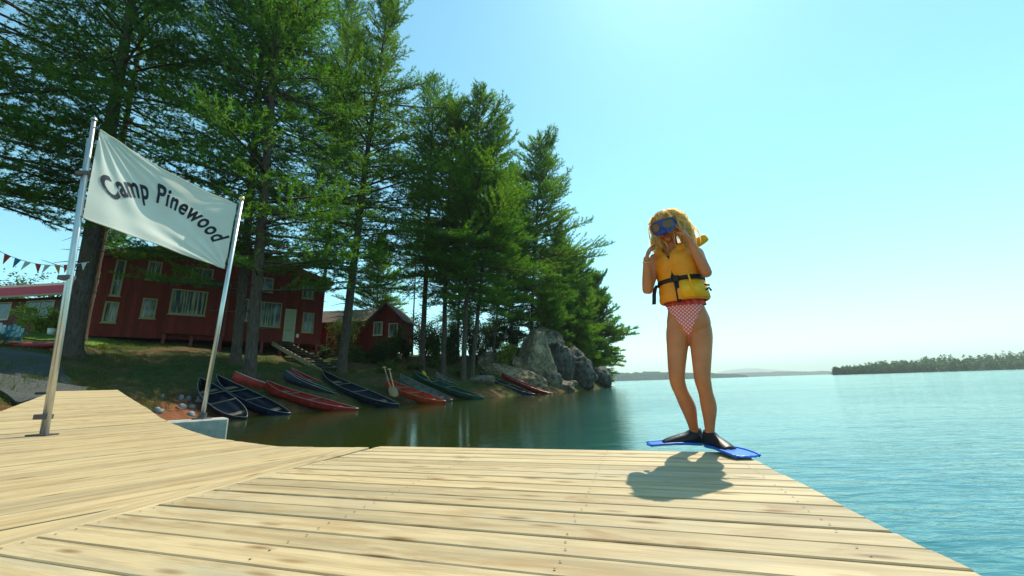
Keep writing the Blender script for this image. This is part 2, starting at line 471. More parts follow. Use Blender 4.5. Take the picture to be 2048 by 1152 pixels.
    nt.links.new(b.outputs[0], mx.inputs[1]); nt.links.new(tr.outputs[0], mx.inputs[2]); nt.links.new(mx.outputs[0], out.inputs[0])
    M['hair'] = m
    M['vest'] = simple('orange_vest_nylon', (.86, .27, .003), .55, .4, .12, 14, .25)
    M['vest_yellow'] = simple('yellow_vest_nylon', (.93, .42, .006), .55, .4, .1, 14, .2)
    M['strap'] = simple('black_webbing', (.022, .016, .016), .6, .3, .2)
    M['mask_blue'] = simple('blue_mask_rubber', (.010, .048, .27), .3, .5, .12)
    m, nt, out = new_mat('mask_lens')
    bsdf(nt, out, (.16, .10, .06), .12, .5)
    M['lens'] = m
    m, nt, out = new_mat('pink_gingham')
    mpv = coords(nt, (1, 1, 1))
    mp = nt.nodes.new('ShaderNodeMapping'); nt.links.new(mpv, mp.inputs[0]); mp.inputs[2].default_value = (0, rad(42), 0)
    ws = []
    for ax in ('X', 'Z'):
        wv = N(nt, 'ShaderNodeTexWave', wave_type='BANDS', bands_direction=ax, wave_profile='SIN')
        wv.inputs['Scale'].default_value = 17; wv.inputs['Distortion'].default_value = .4
        nt.links.new(mp.outputs[0], wv.inputs[0]); ws.append(wv.outputs['Fac'])
    mn = N(nt, 'ShaderNodeMath', operation='MULTIPLY'); nt.links.new(ws[0], mn.inputs[0]); nt.links.new(ws[1], mn.inputs[1])
    bsdf(nt, out, ramp(nt, mn.outputs[0], [(.18, (.72, .12, .12)), (.5, (.88, .56, .50))]), .7, .3)
    M['gingham'] = m
    M['red_cloth'] = simple('red_cloth', (.58, .07, .06), .75, .3, .3, 30)
    M['fin_blue'] = simple('blue_fin_rubber', (.016, .15, .68), .35, .5, .12)
    M['fin_black'] = simple('black_fin_rubber', (.014, .012, .018), .45, .4, .2)
make_materials()
# ------------------------------------------------------------------ the lie of the land
WATER_Z = -0.40
SHORE = np.array([(-18,-14),(-13,-4),(-10.4,3),(-9.2,7.5),(-9.5,12),(-10.7,15),(-9.2,16.2),(-7.2,18.6),(-5.8,24.2),(-1.8,28.5),
                  (3,34.3),(8.5,45),(15,62),(17,73),(14,90),(0,120),(-60,170)], float)
LAND = np.vstack([SHORE, [(-300,170),(-300,-14)]])
def shore_dist(x, y):
    x = np.asarray(x, float); y = np.asarray(y, float); best = np.full(x.shape, 1e9)
    for a, b in zip(SHORE[:-1], SHORE[1:]):
        ab = b - a; t = np.clip(((x-a[0])*ab[0] + (y-a[1])*ab[1]) / (ab@ab), 0, 1)
        best = np.minimum(best, np.hypot(x-a[0]-t*ab[0], y-a[1]-t*ab[1]))
    ins = np.zeros(x.shape, bool); n = len(LAND)
    for i in range(n):
        x1, y1 = LAND[i]; x2, y2 = LAND[(i+1) % n]
        if y1 == y2: continue
        ins ^= ((y1 > y) != (y2 > y)) & (x < (x2-x1)*(y-y1)/(y2-y1) + x1)
    return np.where(ins, best, -best)
def gz(x, y):
    """height of the ground"""
    d = shore_dist(x, y)
    z = np.interp(d, [-40,-6,-1,0,1,3,6,12,20,26,40,80,200], [-6,-2.2,-.8,-.42,0,.6,1.35,2.7,4.2,4.6,6,9,14])
    x = np.asarray(x, float); y = np.asarray(y, float)
    k = np.exp(-(((x-4)/8.)**2 + ((y-50)/11.)**2))
    z = z + np.where(d > 0, 3.2*k*np.clip(d/4, 0, 1), 0)
    bump = .10*np.sin(x*.9+1.3)*np.sin(y*.8) + .06*np.sin(x*2.1-y*1.3) + .04*np.sin(x*3.7+y*2.9)
    return z + bump*np.clip(d/3, .25, 1)
def g1(x, y): return float(gz(np.array([x]), np.array([y]))[0])
def on_ground(px, py, t0=4, t1=140):
    d = ray(px, py); t = np.linspace(t0, t1, 6000); P = EYE + d*t[:, None]
    hit = P[:, 2] < gz(P[:, 0], P[:, 1])
    return P[int(np.argmax(hit))] if hit.any() else P[-1]

def terrain():
    xs = np.concatenate([np.arange(-260,-60,8), np.arange(-60,-34,1.2), np.arange(-34,24,.5), np.arange(24,70,4)])
    ys = np.concatenate([np.arange(-40,0,4), np.arange(0,60,.5), np.arange(60,110,2), np.arange(110,200,8)])
    X, Y = np.meshgrid(xs, ys); Z = gz(X, Y)
    rough = rng.normal(0, .018, Z.shape); Z = Z + rough
    nx, ny = len(xs), len(ys); I = np.arange(nx*ny).reshape(ny, nx)
    F = np.stack([I[:-1,:-1], I[:-1,1:], I[1:,1:], I[1:,:-1]], -1).reshape(-1, 4)
    tag(link('ground', mesh_np('ground', np.stack([X, Y, Z], -1).reshape(-1, 3), F, True), M['soil']), kind='structure')
    w = Geo().add([(-9000,-3000,WATER_Z),(11000,-3000,WATER_Z),(11000,9500,WATER_Z),(-9000,9500,WATER_Z)], [(0,1,2,3)])
    tag(w.build('water', M['water']), kind='structure')
    lb = Geo().add([(-9000,-3000,-7),(11000,-3000,-7),(11000,9500,-7),(-9000,9500,-7)], [(0,1,2,3)])
    tag(lb.build('lake_bed', M['joist']), kind='structure')
terrain()

def sheet(name, poly_px, mat, lift=.05, step=.5, kind='structure'):
    """a sheet lying on the ground inside a polygon of ground points"""
    P = np.array(poly_px); x0, y0 = P.min(0); x1, y1 = P.max(0)
    bm = bmesh.new()
    vs_ = [bm.verts.new((*p, 0)) for p in P]; bm.faces.new(vs_)
    for ax, a, b in ((0, x0, x1), (1, y0, y1)):
        for t in np.arange(a + step, b, step):
            co = [0, 0, 0]; no = [0, 0, 0]; co[ax] = t; no[ax] = 1
            bmesh.ops.bisect_plane(bm, geom=bm.verts[:] + bm.edges[:] + bm.faces[:], plane_co=co, plane_no=no)
    for v in bm.verts: v.co.z = g1(v.co.x, v.co.y) + lift
    bmesh.ops.recalc_face_normals(bm, faces=bm.faces)
    for f in bm.faces:
        f.smooth = True
        if f.normal.z < 0: f.normal_flip()
    me = bpy.data.meshes.new(name); bm.to_mesh(me); bm.free()
    return tag(link(name, me, mat), kind=kind)
sheet('lawn', [(-27,19.5),(-23.2,21.8),(-25.5,26),(-31,27),(-36,22),(-33,17)], M['lawn'], .06)

# ------------------------------------------------------------------ dock and walkway
def clip(poly, n, c, keep_less):
    out = []
    for i in range(len(poly)):
        a, b = np.array(poly[i]), np.array(poly[(i+1) % len(poly)])
        da, db = a@n - c, b@n - c
        if keep_less: da, db = -da, -db
        if da >= 0: out.append(tuple(a))
        if (da >= 0) != (db >= 0): out.append(tuple(a + (b-a)*da/(da-db)))
    return out

def plank_object(poly_ts, tdir, parent, mat, z_of, thick=.04, name='plank', lift=0.0):
    """poly_ts: outline in (t, s) = (along, across) coordinates"""
    poly = np.array(poly_ts); c = poly.mean(0)
    sdir = np.array([-tdir[1], tdir[0]])
    pos = tdir*c[0] + sdir*c[1]; z0 = z_of(c[1])
    g = Geo(); n = len(poly); e = .0035
    top_in = []
    for (t, s) in poly:                    # a narrow arris so the board's edge catches light
        q = np.array([t, s]) - c; L = np.abs(q); k = np.array([max(0, 1 - e/max(L[0], 1e-6)), max(0, 1 - e/max(L[1], 1e-6))]); top_in.append(q*k)
    V = [(t-c[0], s-c[1], z_of(s)-z0-thick) for t, s in poly] + [(t-c[0], s-c[1], z_of(s)-z0-e) for t, s in poly] + \
        [(q[0], q[1], z_of(s)-z0) for q, (t, s) in zip(top_in, poly)]
    F = [tuple(range(n))[::-1], tuple(range(2*n, 3*n))]
    for a in (0, n): F += [(a+i, a+(i+1) % n, a+n+(i+1) % n, a+n+i) for i in range(n)]
    g.add(V, F)
    return g.build(name, mat, parent, loc=(*(pos - PO), z0+lift), rot=(rng.normal(0, .0018), 0, math.atan2(tdir[1], tdir[0])))

PO = np.array([0.0, 0.0])
def build_dock():
    dock = empty('dock')
    tag(dock, 'wide sunlit plank dock the swimmer stands on, pale weathered boards', 'dock')
    td = np.array([.9575, -.2885]); td /= np.linalg.norm(td)
    far = 2.987; w = .1262
    TR_S, TR_T = [-2, 1.32, 1.49, 1.73, 1.97, 2.22, 2.48, 2.74, 3.0], [.80, .73, .705, .685, .665, .645, .62, .595, .61]
    def t_right(s): return float(np.interp(s, TR_S, TR_T))
    for k in range(36):
        s1 = far - w*k; gap = rng.choice([.006, .008, .010, .012, .014]); s0 = s1 - w + gap
        a = -2.075 + rng.normal(0, .003); j = rng.normal(0, .005)
        plank_object([(a, s0), (t_right(s0)+j, s0), (t_right(s1)+j, s1), (a, s1)], td, dock, M['deck'], lambda s: 0.0, lift=rng.normal(0, .0012))
    sd = np.array([-td[1], td[0]])
    ng = Geo()
    for k in range(36):
        for t in (-2.0, -1.1, -.25, .53):
            for f in (.28, .72):
                if rng.uniform() < .1: continue
                c = td*(t + rng.normal(0, .006)) + sd*(far - w*(k + f) + rng.normal(0, .004)); r_ = .0042
                ng.add([(c[0] + r_*math.cos(a), c[1] + r_*math.sin(a), .0028) for a in np.linspace(0, 6.283, 7)[:-1]] + [(c[0], c[1], .0040)], [(i, (i+1) % 6, 6) for i in range(6)])
    tag(ng.build('nail_heads', M['clamp'], dock), kind='stuff')
    def W(t, s, z): p = td*t + sd*s; return (p[0], p[1], z)
    for t in (-2.0, -1.1, -.25, .53):
        Geo().bar(W(t, -1.6, -.13), W(t, 2.95, -.13), .05, .16).build('joist', M['joist'], dock)
    Geo().bar(W(-2.05, 2.93, -.10), W(.56, 2.93, -.10), .035, .11).build('fascia_board', M['rail_wood'], dock)
    for t in (-1.9, -.6, .45):
        for s in (-1.0, 1.0, 2.8):
            x, y, _ = W(t, s, 0)
            Geo().tube([(x, y, -2.6), (x, y, -.05)], .07, 10).build('pile', M['joist'], dock)
build_dock()

RAMP_S = [0, 5.0, 6.5, 7.9, 9.2, 10.3, 11.0, 12.0, 13.3]
RAMP_Z = [0, 0.0, .008, .04, .10, .19, .285, .42, .61]
def ramp_z(s): return float(np.interp(s, RAMP_S, RAMP_Z))
def build_walkway():
    way = empty('walkway')
    tag(way, 'narrowing plank walkway curving up from the dock to the bank at left', 'walkway')
    td = np.array([.6, .8]); sd = np.array([-.8, .6])
    seam_a, seam_b = np.array([-2.54, -2.0]), np.array([-1.195, 3.41])
    sdv = (seam_b - seam_a)/np.linalg.norm(seam_b - seam_a); nrm = np.array([-sdv[1], sdv[0]])   # to the left
    off = nrm*.135
    outline = [seam_a + off, seam_b + off*1.0, (-2.05, 3.63), (-3.22, 4.45), (-5.2, 6.26), (-7.0, 7.86), (-9.4, 9.6),
               (-10.0, 8.78), (-8.6, 6.85), (-7.4, 4.9), (-6.5, 1.5), (-6.2, -2.0)]
    poly = [(np.array(p)@td, np.array(p)@sd) for p in outline]
    smax = max(p[1] for p in poly); s = min(p[1] for p in poly); pts_n = np.array([0.0, 1.0])
    while s < smax - .02:
        wd = rng.choice([.13, .142, .15]); gap = rng.choice([.005, .008, .011, .014, .016])
        q = clip(clip(poly, pts_n, s, False), pts_n, min(s+wd-gap, smax), True)
        if len(q) >= 3:
            qa = np.array(q)
            if np.ptp(qa[:, 0]) > .15: plank_object(q, td, way, M['deck2'], ramp_z, lift=rng.normal(0, .001))
        s += wd
    # the border board along the seam with the dock
    t_ax = sdv; L = np.linalg.norm(seam_b - seam_a)
    s_c = seam_a@np.array([-t_ax[1], t_ax[0]])
    ta = seam_a@t_ax
    for a, b in ((0, 2.6), (2.603, L)):
        plank_object([(ta+a, s_c+.004), (ta+b, s_c+.004), (ta+b, s_c+.131), (ta+a, s_c+.131)], t_ax, way, M['deck2'], lambda s: 0.0, name='border_plank', lift=.002)
    # stringers below
    for a, b in (((-1.3,3.25),(-2.05,3.55)), ((-2.05,3.55),(-3.22,4.36)), ((-3.22,4.36),(-5.2,6.17)), ((-5.2,6.17),(-7.0,7.77)), ((-7.0,7.77),(-9.4,9.5)),
                 ((-8.5,6.95),(-9.9,8.8)), ((-7.3,4.9),(-8.5,6.95))):
        za, zb = ramp_z(np.array(a)@sd), ramp_z(np.array(b)@sd)
        Geo().bar((*a, za-.10), (*b, zb-.10), .05, .115).build('stringer', M['rail_wood'], way)
    for p in ((-2.4,3.6),(-4.4,5.2),(-6.2,6.9),(-6.9,4.4),(-8.2,7.0)):
        Geo().tube([(*p, -2.2), (*p, ramp_z(np.array(p)@sd)-.06)], .07, 10).build('pile', M['joist'], way)
build_walkway()

def build_path():
    # boardwalk that goes on from the walkway up the shaded bank
    bw = empty('boardwalk')
    tag(bw, 'shaded grey boardwalk climbing the bank beyond the walkway at far left', 'boardwalk')
    A0, B0 = np.array([-9.45, 9.64]), np.array([-10.05, 8.82])
    A1, B1 = np.array([-20.0, 17.1]), np.array([-23.6, 13.6])
    n = 60
    for k in range(n):
        f0, f1 = k/n, (k+.96)/n
        a0, a1 = A0+(A1-A0)*f0, A0+(A1-A0)*f1; b0, b1 = B0+(B1-B0)*f0, B0+(B1-B0)*f1
        def hz(p, f): return max(g1(*p)+.10, .60 - .4*0 if f < .05 else g1(*p)+.10, .60*(1-f*4)) if True else 0
        V = [(*p, hz(p, f)+dz) for dz in (-.05, 0) for p, f in ((a0, f0), (a1, f1), (b1, f1), (b0, f0))]
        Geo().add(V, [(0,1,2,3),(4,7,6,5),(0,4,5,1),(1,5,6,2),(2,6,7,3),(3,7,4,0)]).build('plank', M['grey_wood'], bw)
build_path()
# ------------------------------------------------------------------ vegetation
def blades(P, D, length, width, nb, spread, g, tri=True):
    """nb thin needle faces at each point P, pointing along D with a spread"""
    n = len(P); P = np.repeat(P, nb, 0); D = np.repeat(D, nb, 0)
    R = g.normal(0, 1, P.shape); R[:, 2] = R[:, 2]*.8 + .25
    d = D + R*spread; d /= np.linalg.norm(d, axis=1)[:, None] + 1e-9
    L = length*g.uniform(.65, 1.25, len(P))[:, None]
    s = np.cross(d, g.normal(0, 1, P.shape)); s /= np.linalg.norm(s, axis=1)[:, None] + 1e-9
    s *= (width*g.uniform(.7, 1.3, len(P)))[:, None]
    mid = P + d*L*.55
    V = np.stack([P - s*.5, P + s*.5 + d*L*.1, P + d*L], 1).reshape(-1, 3) if tri else np.stack([P, mid + s, P + d*L, mid - s], 1).reshape(-1, 3)
    F = np.arange(len(V)).reshape(-1, 3 if tri else 4)
    return V, F

def pine(name, base, top, r0, crown0, R, label, group, seed, dens=1.0, mat='needles', blade=(.22, .022), nb=6, dead=6, shape=1.0, up=1.0, cat='tree', gap=1.0, bare=.22, boughs=()):
    """base, top: world points; crown0: fraction of the height where live branches begin; R: reach of the longest branch"""
    g = np.random.default_rng(seed)
    base = np.array(base, float); H = top[2] - base[2]; lean = np.array([top[0]-base[0], top[1]-base[1]])
    root = empty(name, base); tag(root, label, cat, group)
    lph = g.uniform(0, 6.28, 2); ph = g.uniform(0, 6.28, 2); amp = g.uniform(.05, .16)*min(1, H/20)
    def axp(z):
        f = max(float(z)/H, 0.0)
        return np.array([lean[0]*f**1.15 + amp*math.sin(f*5+ph[0])*f, lean[1]*f + amp*math.sin(f*4+ph[1])*f, z])
    zs = np.concatenate([[-.5, 0, .35, .9], np.linspace(1.6, H*.99, 16)])
    rr = [r0*1.5*.7 if z <= 0 else r0*.7*(1.0 + .35*math.exp(-z*2.2))*max(.03, (1 - z/H))**.75 for z in zs]
    tg = Geo(); tg.tube([axp(z) for z in zs], rr, 9, True)
    BV, BF = [], []; nbv = 0
    TP, TD = [], []
    SP = []   # twig sticks
    zc = crown0*H
    # dead stubs below the crown
    for _ in range(dead):
        z = g.uniform(.35*zc, zc); az = g.uniform(0, 6.28); L = g.uniform(.5, 2.2)*min(1.0, R/3)
        p0 = axp(z); e = np.array([math.cos(az), math.sin(az), g.uniform(-.25, .2)])
        tg.tube([p0, p0 + e*L*.5, p0 + e*L + np.array([0, 0, g.uniform(-.2, .1)])], [.035, .022, .008], 4, False)
    BR = []
    z = zc
    while z < H*.985:
        t = (z - zc)/(H - zc)
        prof = (min(1, .62 + t*1.6))*(1 - t**1.9)**(.75*shape) + .05
        k = g.integers(4, 7)
        a0 = g.uniform(0, 6.28)
        for b in range(k):
            az = a0 + 6.28*b/k + g.normal(0, .3)
            lobe = .78 + .22*math.sin(az*2 + lph[0] + z*.5) + .18*math.sin(az*3 + lph[1] - z*.33)
            L = max(.25, R*prof*lobe*g.choice([.45, .7, .85, .95, 1.05, 1.3])*g.uniform(.85, 1.1))
            BR.append((z + g.uniform(-.12, .12), az, L, rad(-6 + 52*t**1.4)*up + g.normal(0, .12), t))
        z += g.uniform(.24, .46)*gap*(1.15 - .5*t)*max(.75, min(1.3, H/22))
    for (zb, azd, L, eld) in boughs: BR.append((zb, rad(azd), L, rad(eld), .12))
    for (z, az, L, el, t) in BR:
        n = 6; s = np.linspace(0, 1, n)
        pitch = el + s*rad(10 + 14*t) - (1 - t)*.22*np.sin(s*2.2)
        wob = g.normal(0, .06, n).cumsum()
        dx = np.stack([np.cos(az + wob)*np.cos(pitch), np.sin(az + wob)*np.cos(pitch), np.sin(pitch)], 1)
        pts = axp(z) + np.concatenate([[[0, 0, 0]], np.cumsum(dx[:-1]*L/(n-1), 0)])
        rb = max(.012, .02 + .011*L)
        v, f = tube_np(pts, np.linspace(rb, .006, n), 3, False)
        tg.add(v, f)
        step = .27/dens                           # side twigs
        ss = np.arange(max(bare, .12), 1.0, step/max(L, .4))
        if len(ss) == 0: ss = np.array([.8])
        for q, s_ in enumerate(ss):
            if g.uniform() < .12*gap: continue
            i = min(int(s_*(n-1)), n-2); fr = s_*(n-1) - i
            p = pts[i]*(1-fr) + pts[i+1]*fr; d = dx[i]
            ang = (1 if (q % 2) else -1)*g.uniform(.45, 1.15)
            ca, sa = math.cos(ang), math.sin(ang)
            td = np.array([d[0]*ca - d[1]*sa, d[0]*sa + d[1]*ca, d[2]*.6 + g.uniform(.0, .4)]); td /= np.linalg.norm(td)
            tl = (.42*L*(1 - s_)**.8 + .30)*g.uniform(.55, 1.2)
            m = max(2, int(tl*dens/.115))
            u = np.linspace(.12, 1, m)[:, None]
            Q = p + td*tl*u + np.array([0, 0, .10])*(u**2)*tl + g.normal(0, .035, (m, 3))
            TP.append(Q); TD.append(np.repeat(td[None], m, 0)); SP.append((p, Q[-1]))
        m = max(2, int(L*.5*dens/.14))
        u = np.linspace(.5, 1, m); idx = u*(n-1); i0 = np.minimum(idx.astype(int), n-2); fr = (idx - i0)[:, None]
        TP.append(pts[i0]*(1-fr) + pts[i0+1]*fr + g.normal(0, .03, (m, 3))); TD.append(dx[i0])
    # leader
    zt = np.linspace(H*.93, H*1.0, 10); TP.append(np.array([axp(q) for q in zt])); TD.append(np.repeat([[0, 0, 1.0]], 10, 0))
    P = np.concatenate(TP); D = np.concatenate(TD)
    A = np.array([a for a, b in SP]); B = np.array([b for a, b in SP]); sd = np.cross(B-A, [0, 0, 1.0]); sd /= np.linalg.norm(sd, axis=1)[:, None]+1e-9
    b0 = len(tg.V)
    tme_V = np.vstack([np.array(tg.V), np.stack([A-sd*.007, A+sd*.007, B], 1).reshape(-1, 3)])
    faces = tg.F + [(b0+3*i, b0+3*i+1, b0+3*i+2) for i in range(len(A))]
    me = mesh_py('trunk', tme_V, faces, True)
    link('trunk', me, M['bark'], root)
    V, F = blades(P, D, blade[0]*1.08, blade[1]*2.0, max(3, nb - 3 if base[1] > 33 else nb - 2), .55, g)
    link('crown', mesh_np('crown', V, F), M[mat], root)
    return root, len(F)

def shrub(name, pos, rx, rz, label, seed, mat='leaves', n=1500, leaf=.10, group=None, cat='shrub', stems=7, top_heavy=0.0):
    g = np.random.default_rng(seed); pos = np.array(pos, float)
    root = empty(name, pos); tag(root, label, cat, group)
    sg = Geo(); tips = []
    for _ in range(stems):
        a = g.uniform(0, 6.28); r = g.uniform(.15, .85)*rx; h = rz*g.uniform(.9, 1.8)*(1.05 - .4*(r/rx)**2)
        tip = np.array([math.cos(a)*r, math.sin(a)*r, h])
        mid = tip*np.array([.45, .45, .55]) + g.normal(0, .05*rx, 3)
        sg.tube([(0, 0, -.2), mid, tip], [.03*rx+.008, .02*rx+.006, .006], 5, False)
        tips.append((mid, tip))
    sg.build('stem', M['bark'], root, True)
    # leaf clumps spread along the stems
    k = max(10, n//38); C = []
    for _ in range(k):
        mid, tip = tips[g.integers(len(tips))]; f = g.uniform(-.75, 1.12)
        C.append(mid + (tip - mid)*f + g.normal(0, .20, 3)*np.array([rx, rx, rz*.6]))
    C = np.array(C); m = n//k
    P = np.repeat(C, m, 0) + g.normal(0, .11, (k*m, 3))*np.array([rx, rx, rz*.8])
    P[:, 2] = np.maximum(P[:, 2], .02)
    d = g.normal(0, 1, P.shape); d[:, 2] = -abs(d[:, 2])*.35; d /= np.linalg.norm(d, axis=1)[:, None]
    s = np.cross(d, g.normal(0, 1, P.shape)); s /= np.linalg.norm(s, axis=1)[:, None]
    L = (leaf*g.uniform(.6, 1.3, len(P)))[:, None]
    mid = P + d*L*.5
    V = np.stack([P, mid + s*L*.3, P + d*L, mid - s*L*.3], 1).reshape(-1, 3)
    link('foliage', mesh_np('foliage', V, np.arange(len(V)).reshape(-1, 4)), M[mat], root)
    return root

def trees():
    tot = 0
    def base_top(bpx, tpx, Y=None):
        b = on_ground(*bpx) if Y is None else at_depth(*bpx, Y)
        if Y is not None: b[2] = g1(b[0], b[1])
        return b, at_depth(*tpx, b[1])
    GP = 'tall pines on the bank'
    L = [  # name, base pixel, top pixel, Y, r0, crown0, R, dens, nb, kwargs, label
     ((140,712),(330,-420),None,.50,.22,6.2,1.3,9,dict(gap=1.1,dead=14,seed=3,bare=.24,blade=(.20,.017)),'big dark pine rising behind the left end of the white banner'),
     ((160,690),(345,-230),22.5,.30,.34,4.2,.9,6,dict(gap=1.2,dead=12,seed=12,bare=.35),'slimmer pine just right of the big dark pine, seen above the banner'),
     ((470,727),(560,-380),None,.36,.13,5.6,1.12,7,dict(seed=5,dead=10,boughs=[(4.6,200,5.5,2),(5.6,215,5.0,4),(6.8,185,5.5,5),(5.0,-10,4.6,3),(6.2,10,5,4),(4.2,235,4.0,0),(6.2,195,6.4,1),(7.4,208,6.6,2),(8.2,222,6.0,3),(6.8,228,5.6,0),(7.9,190,6.2,3),(9.0,204,6.4,4)]),'pine with grey trunk behind its near neighbour, right of the white banner'),
     ((497,763),(590,-520),None,.38,.15,5.2,1.12,7,dict(seed=21,dead=10,boughs=[(4.4,12,5.2,2),(5.6,-8,5.6,4),(6.6,40,5,5),(6.2,190,5.4,3),(7.4,205,5.0,5),(5.2,-60,3.6,0),(8.0,-20,5.5,6),(7.0,160,4.5,4),(6.4,5,6.2,2),(7.4,20,6.0,3),(8.6,8,6.0,4),(6.0,28,5.6,0),(9.2,-5,5.8,5)]),'nearest grey pine trunk beside the blue canoe bow, dense crown above'),
     ((683,745),(778,-10),None,.46,.20,6.6,1.3,7,dict(seed=8,gap=1.3,dead=16,boughs=[(6.0,20,5,3),(7.5,200,5.5,4),(8.5,-20,5.5,5)]),'leaning pine with its single trunk at the foot of the lodge steps'),
     ((640,640),(712,-40),44.0,.30,.22,6.4,1.1,6,dict(seed=33,blade=(0.27,0.027)),'tall pine standing behind the right end of the red lodge'),
     ((843,738),(872,150),None,.36,.26,6.2,1.2,6,dict(seed=41,gap=1.3,blade=(0.27,0.027),dead=16),'pine trunk just behind the green canoe with the yellow paddle'),
     ((886,748),(905,205),None,.30,.28,5.6,1.2,6,dict(seed=47,gap=1.3,blade=(0.27,0.027)),'straight dark pine between the green canoe and the twin trunks'),
     ((926,762),(960,176),None,.30,.24,6.0,1.25,6,dict(seed=52,gap=1.3,blade=(0.27,0.028)),'left one of the twin pine trunks left of the rock slabs'),
     ((943,758),(1005,240),None,.27,.24,5.0,1.2,6,dict(seed=58,gap=1.3,blade=(0.27,0.028)),'right one of the twin pine trunks left of the rock slabs'),
     ((1062,690),(1082,270),46.0,.32,.12,7.2,1.2,6,dict(seed=61,gap=1.3,blade=(0.34,0.035),shape=.8),'tall pine growing on top of the big tan boulder'),
     ((985,720),(1030,330),40.0,.17,.26,4.4,1.1,6,dict(seed=66,blade=(0.32,0.032)),'thin pine behind the pale rock slabs'),
     ((1115,700),(1118,470),54.0,.26,.05,5.6,1.2,6,dict(seed=71,blade=(0.38,0.041)),'bushy pine on the headland above the dark boulder'),
     ((1150,715),(1152,515),60.0,.26,.04,5.6,1.2,6,dict(seed=75,blade=(0.40,0.043)),'bushy pine on the headland, second from the open water'),
     ((1185,735),(1190,545),66.0,.26,.03,6.0,1.2,6,dict(seed=79,blade=(0.42,0.046)),'last pine of the headland, leaning out over the open water'),
     ((1095,690),(1100,560),47.0,.2,.02,3.2,1.2,6,dict(seed=83,blade=(0.34,0.038)),'low young pine directly behind the big tan boulder'),
     ((1140,720),(1135,610),52.0,.2,.02,3.0,1.2,6,dict(seed=85,blade=(0.36,0.041)),'low young pine directly behind the dark headland boulder'),
     ((1172,735),(1168,630),60.0,.2,.02,3.0,1.1,6,dict(seed=88,blade=(0.40,0.046)),'low young pine near the tip of the headland'),
     ((825,690),(838,330),48.0,.15,.30,2.8,.9,5,dict(seed=91,blade=(0.32,0.032),gap=1.5),'thin sparse pine against the sky beside the small red cabin'),
     ((752,650),(762,470),56.0,.2,.1,4.4,1.0,5,dict(seed=95,blade=(0.36,0.038)),'small dark pine behind the roof of the small red cabin'),
     ((-150,730),(-60,-420),15.0,.40,.20,6.2,1.3,8,dict(seed=99,boughs=[(7.5,50,6,0),(8.5,35,6.5,2),(6.5,62,5.5,-4),(9.5,45,6,3),(7.0,30,6,-2)],gap=1.05,bare=.22,blade=(.20,.017)),'pine at the left edge of the view whose branches reach in'),
     ((225,560),(236,440),56.0,.3,.1,4.0,1.0,5,dict(seed=107,blade=(0.36,0.038)),'pine behind the left corner of the red lodge roof'),
     ((915,690),(930,300),44.0,.24,.16,5.2,1.1,6,dict(seed=111,blade=(0.32,0.032)),'pine standing deep in the wood behind the twin trunks'),
     ((1020,690),(1040,400),52.0,.24,.08,5.4,1.1,6,dict(seed=113,blade=(0.36,0.038)),'pine in the wood behind the lime green sapling'),
    ]
    for i, (b, t, Y, r0, c0, R, dn, nb, kw, lab) in enumerate(L):
        bb, tt = base_top(b, t, Y)
        o, n = pine('pine_tree', bb, tt, r0, c0, R, lab, GP, dens=dn, nb=nb, mat='needles' if i % 3 else 'needles2', **kw)
        tot += n
    print('needle faces', tot)
trees()

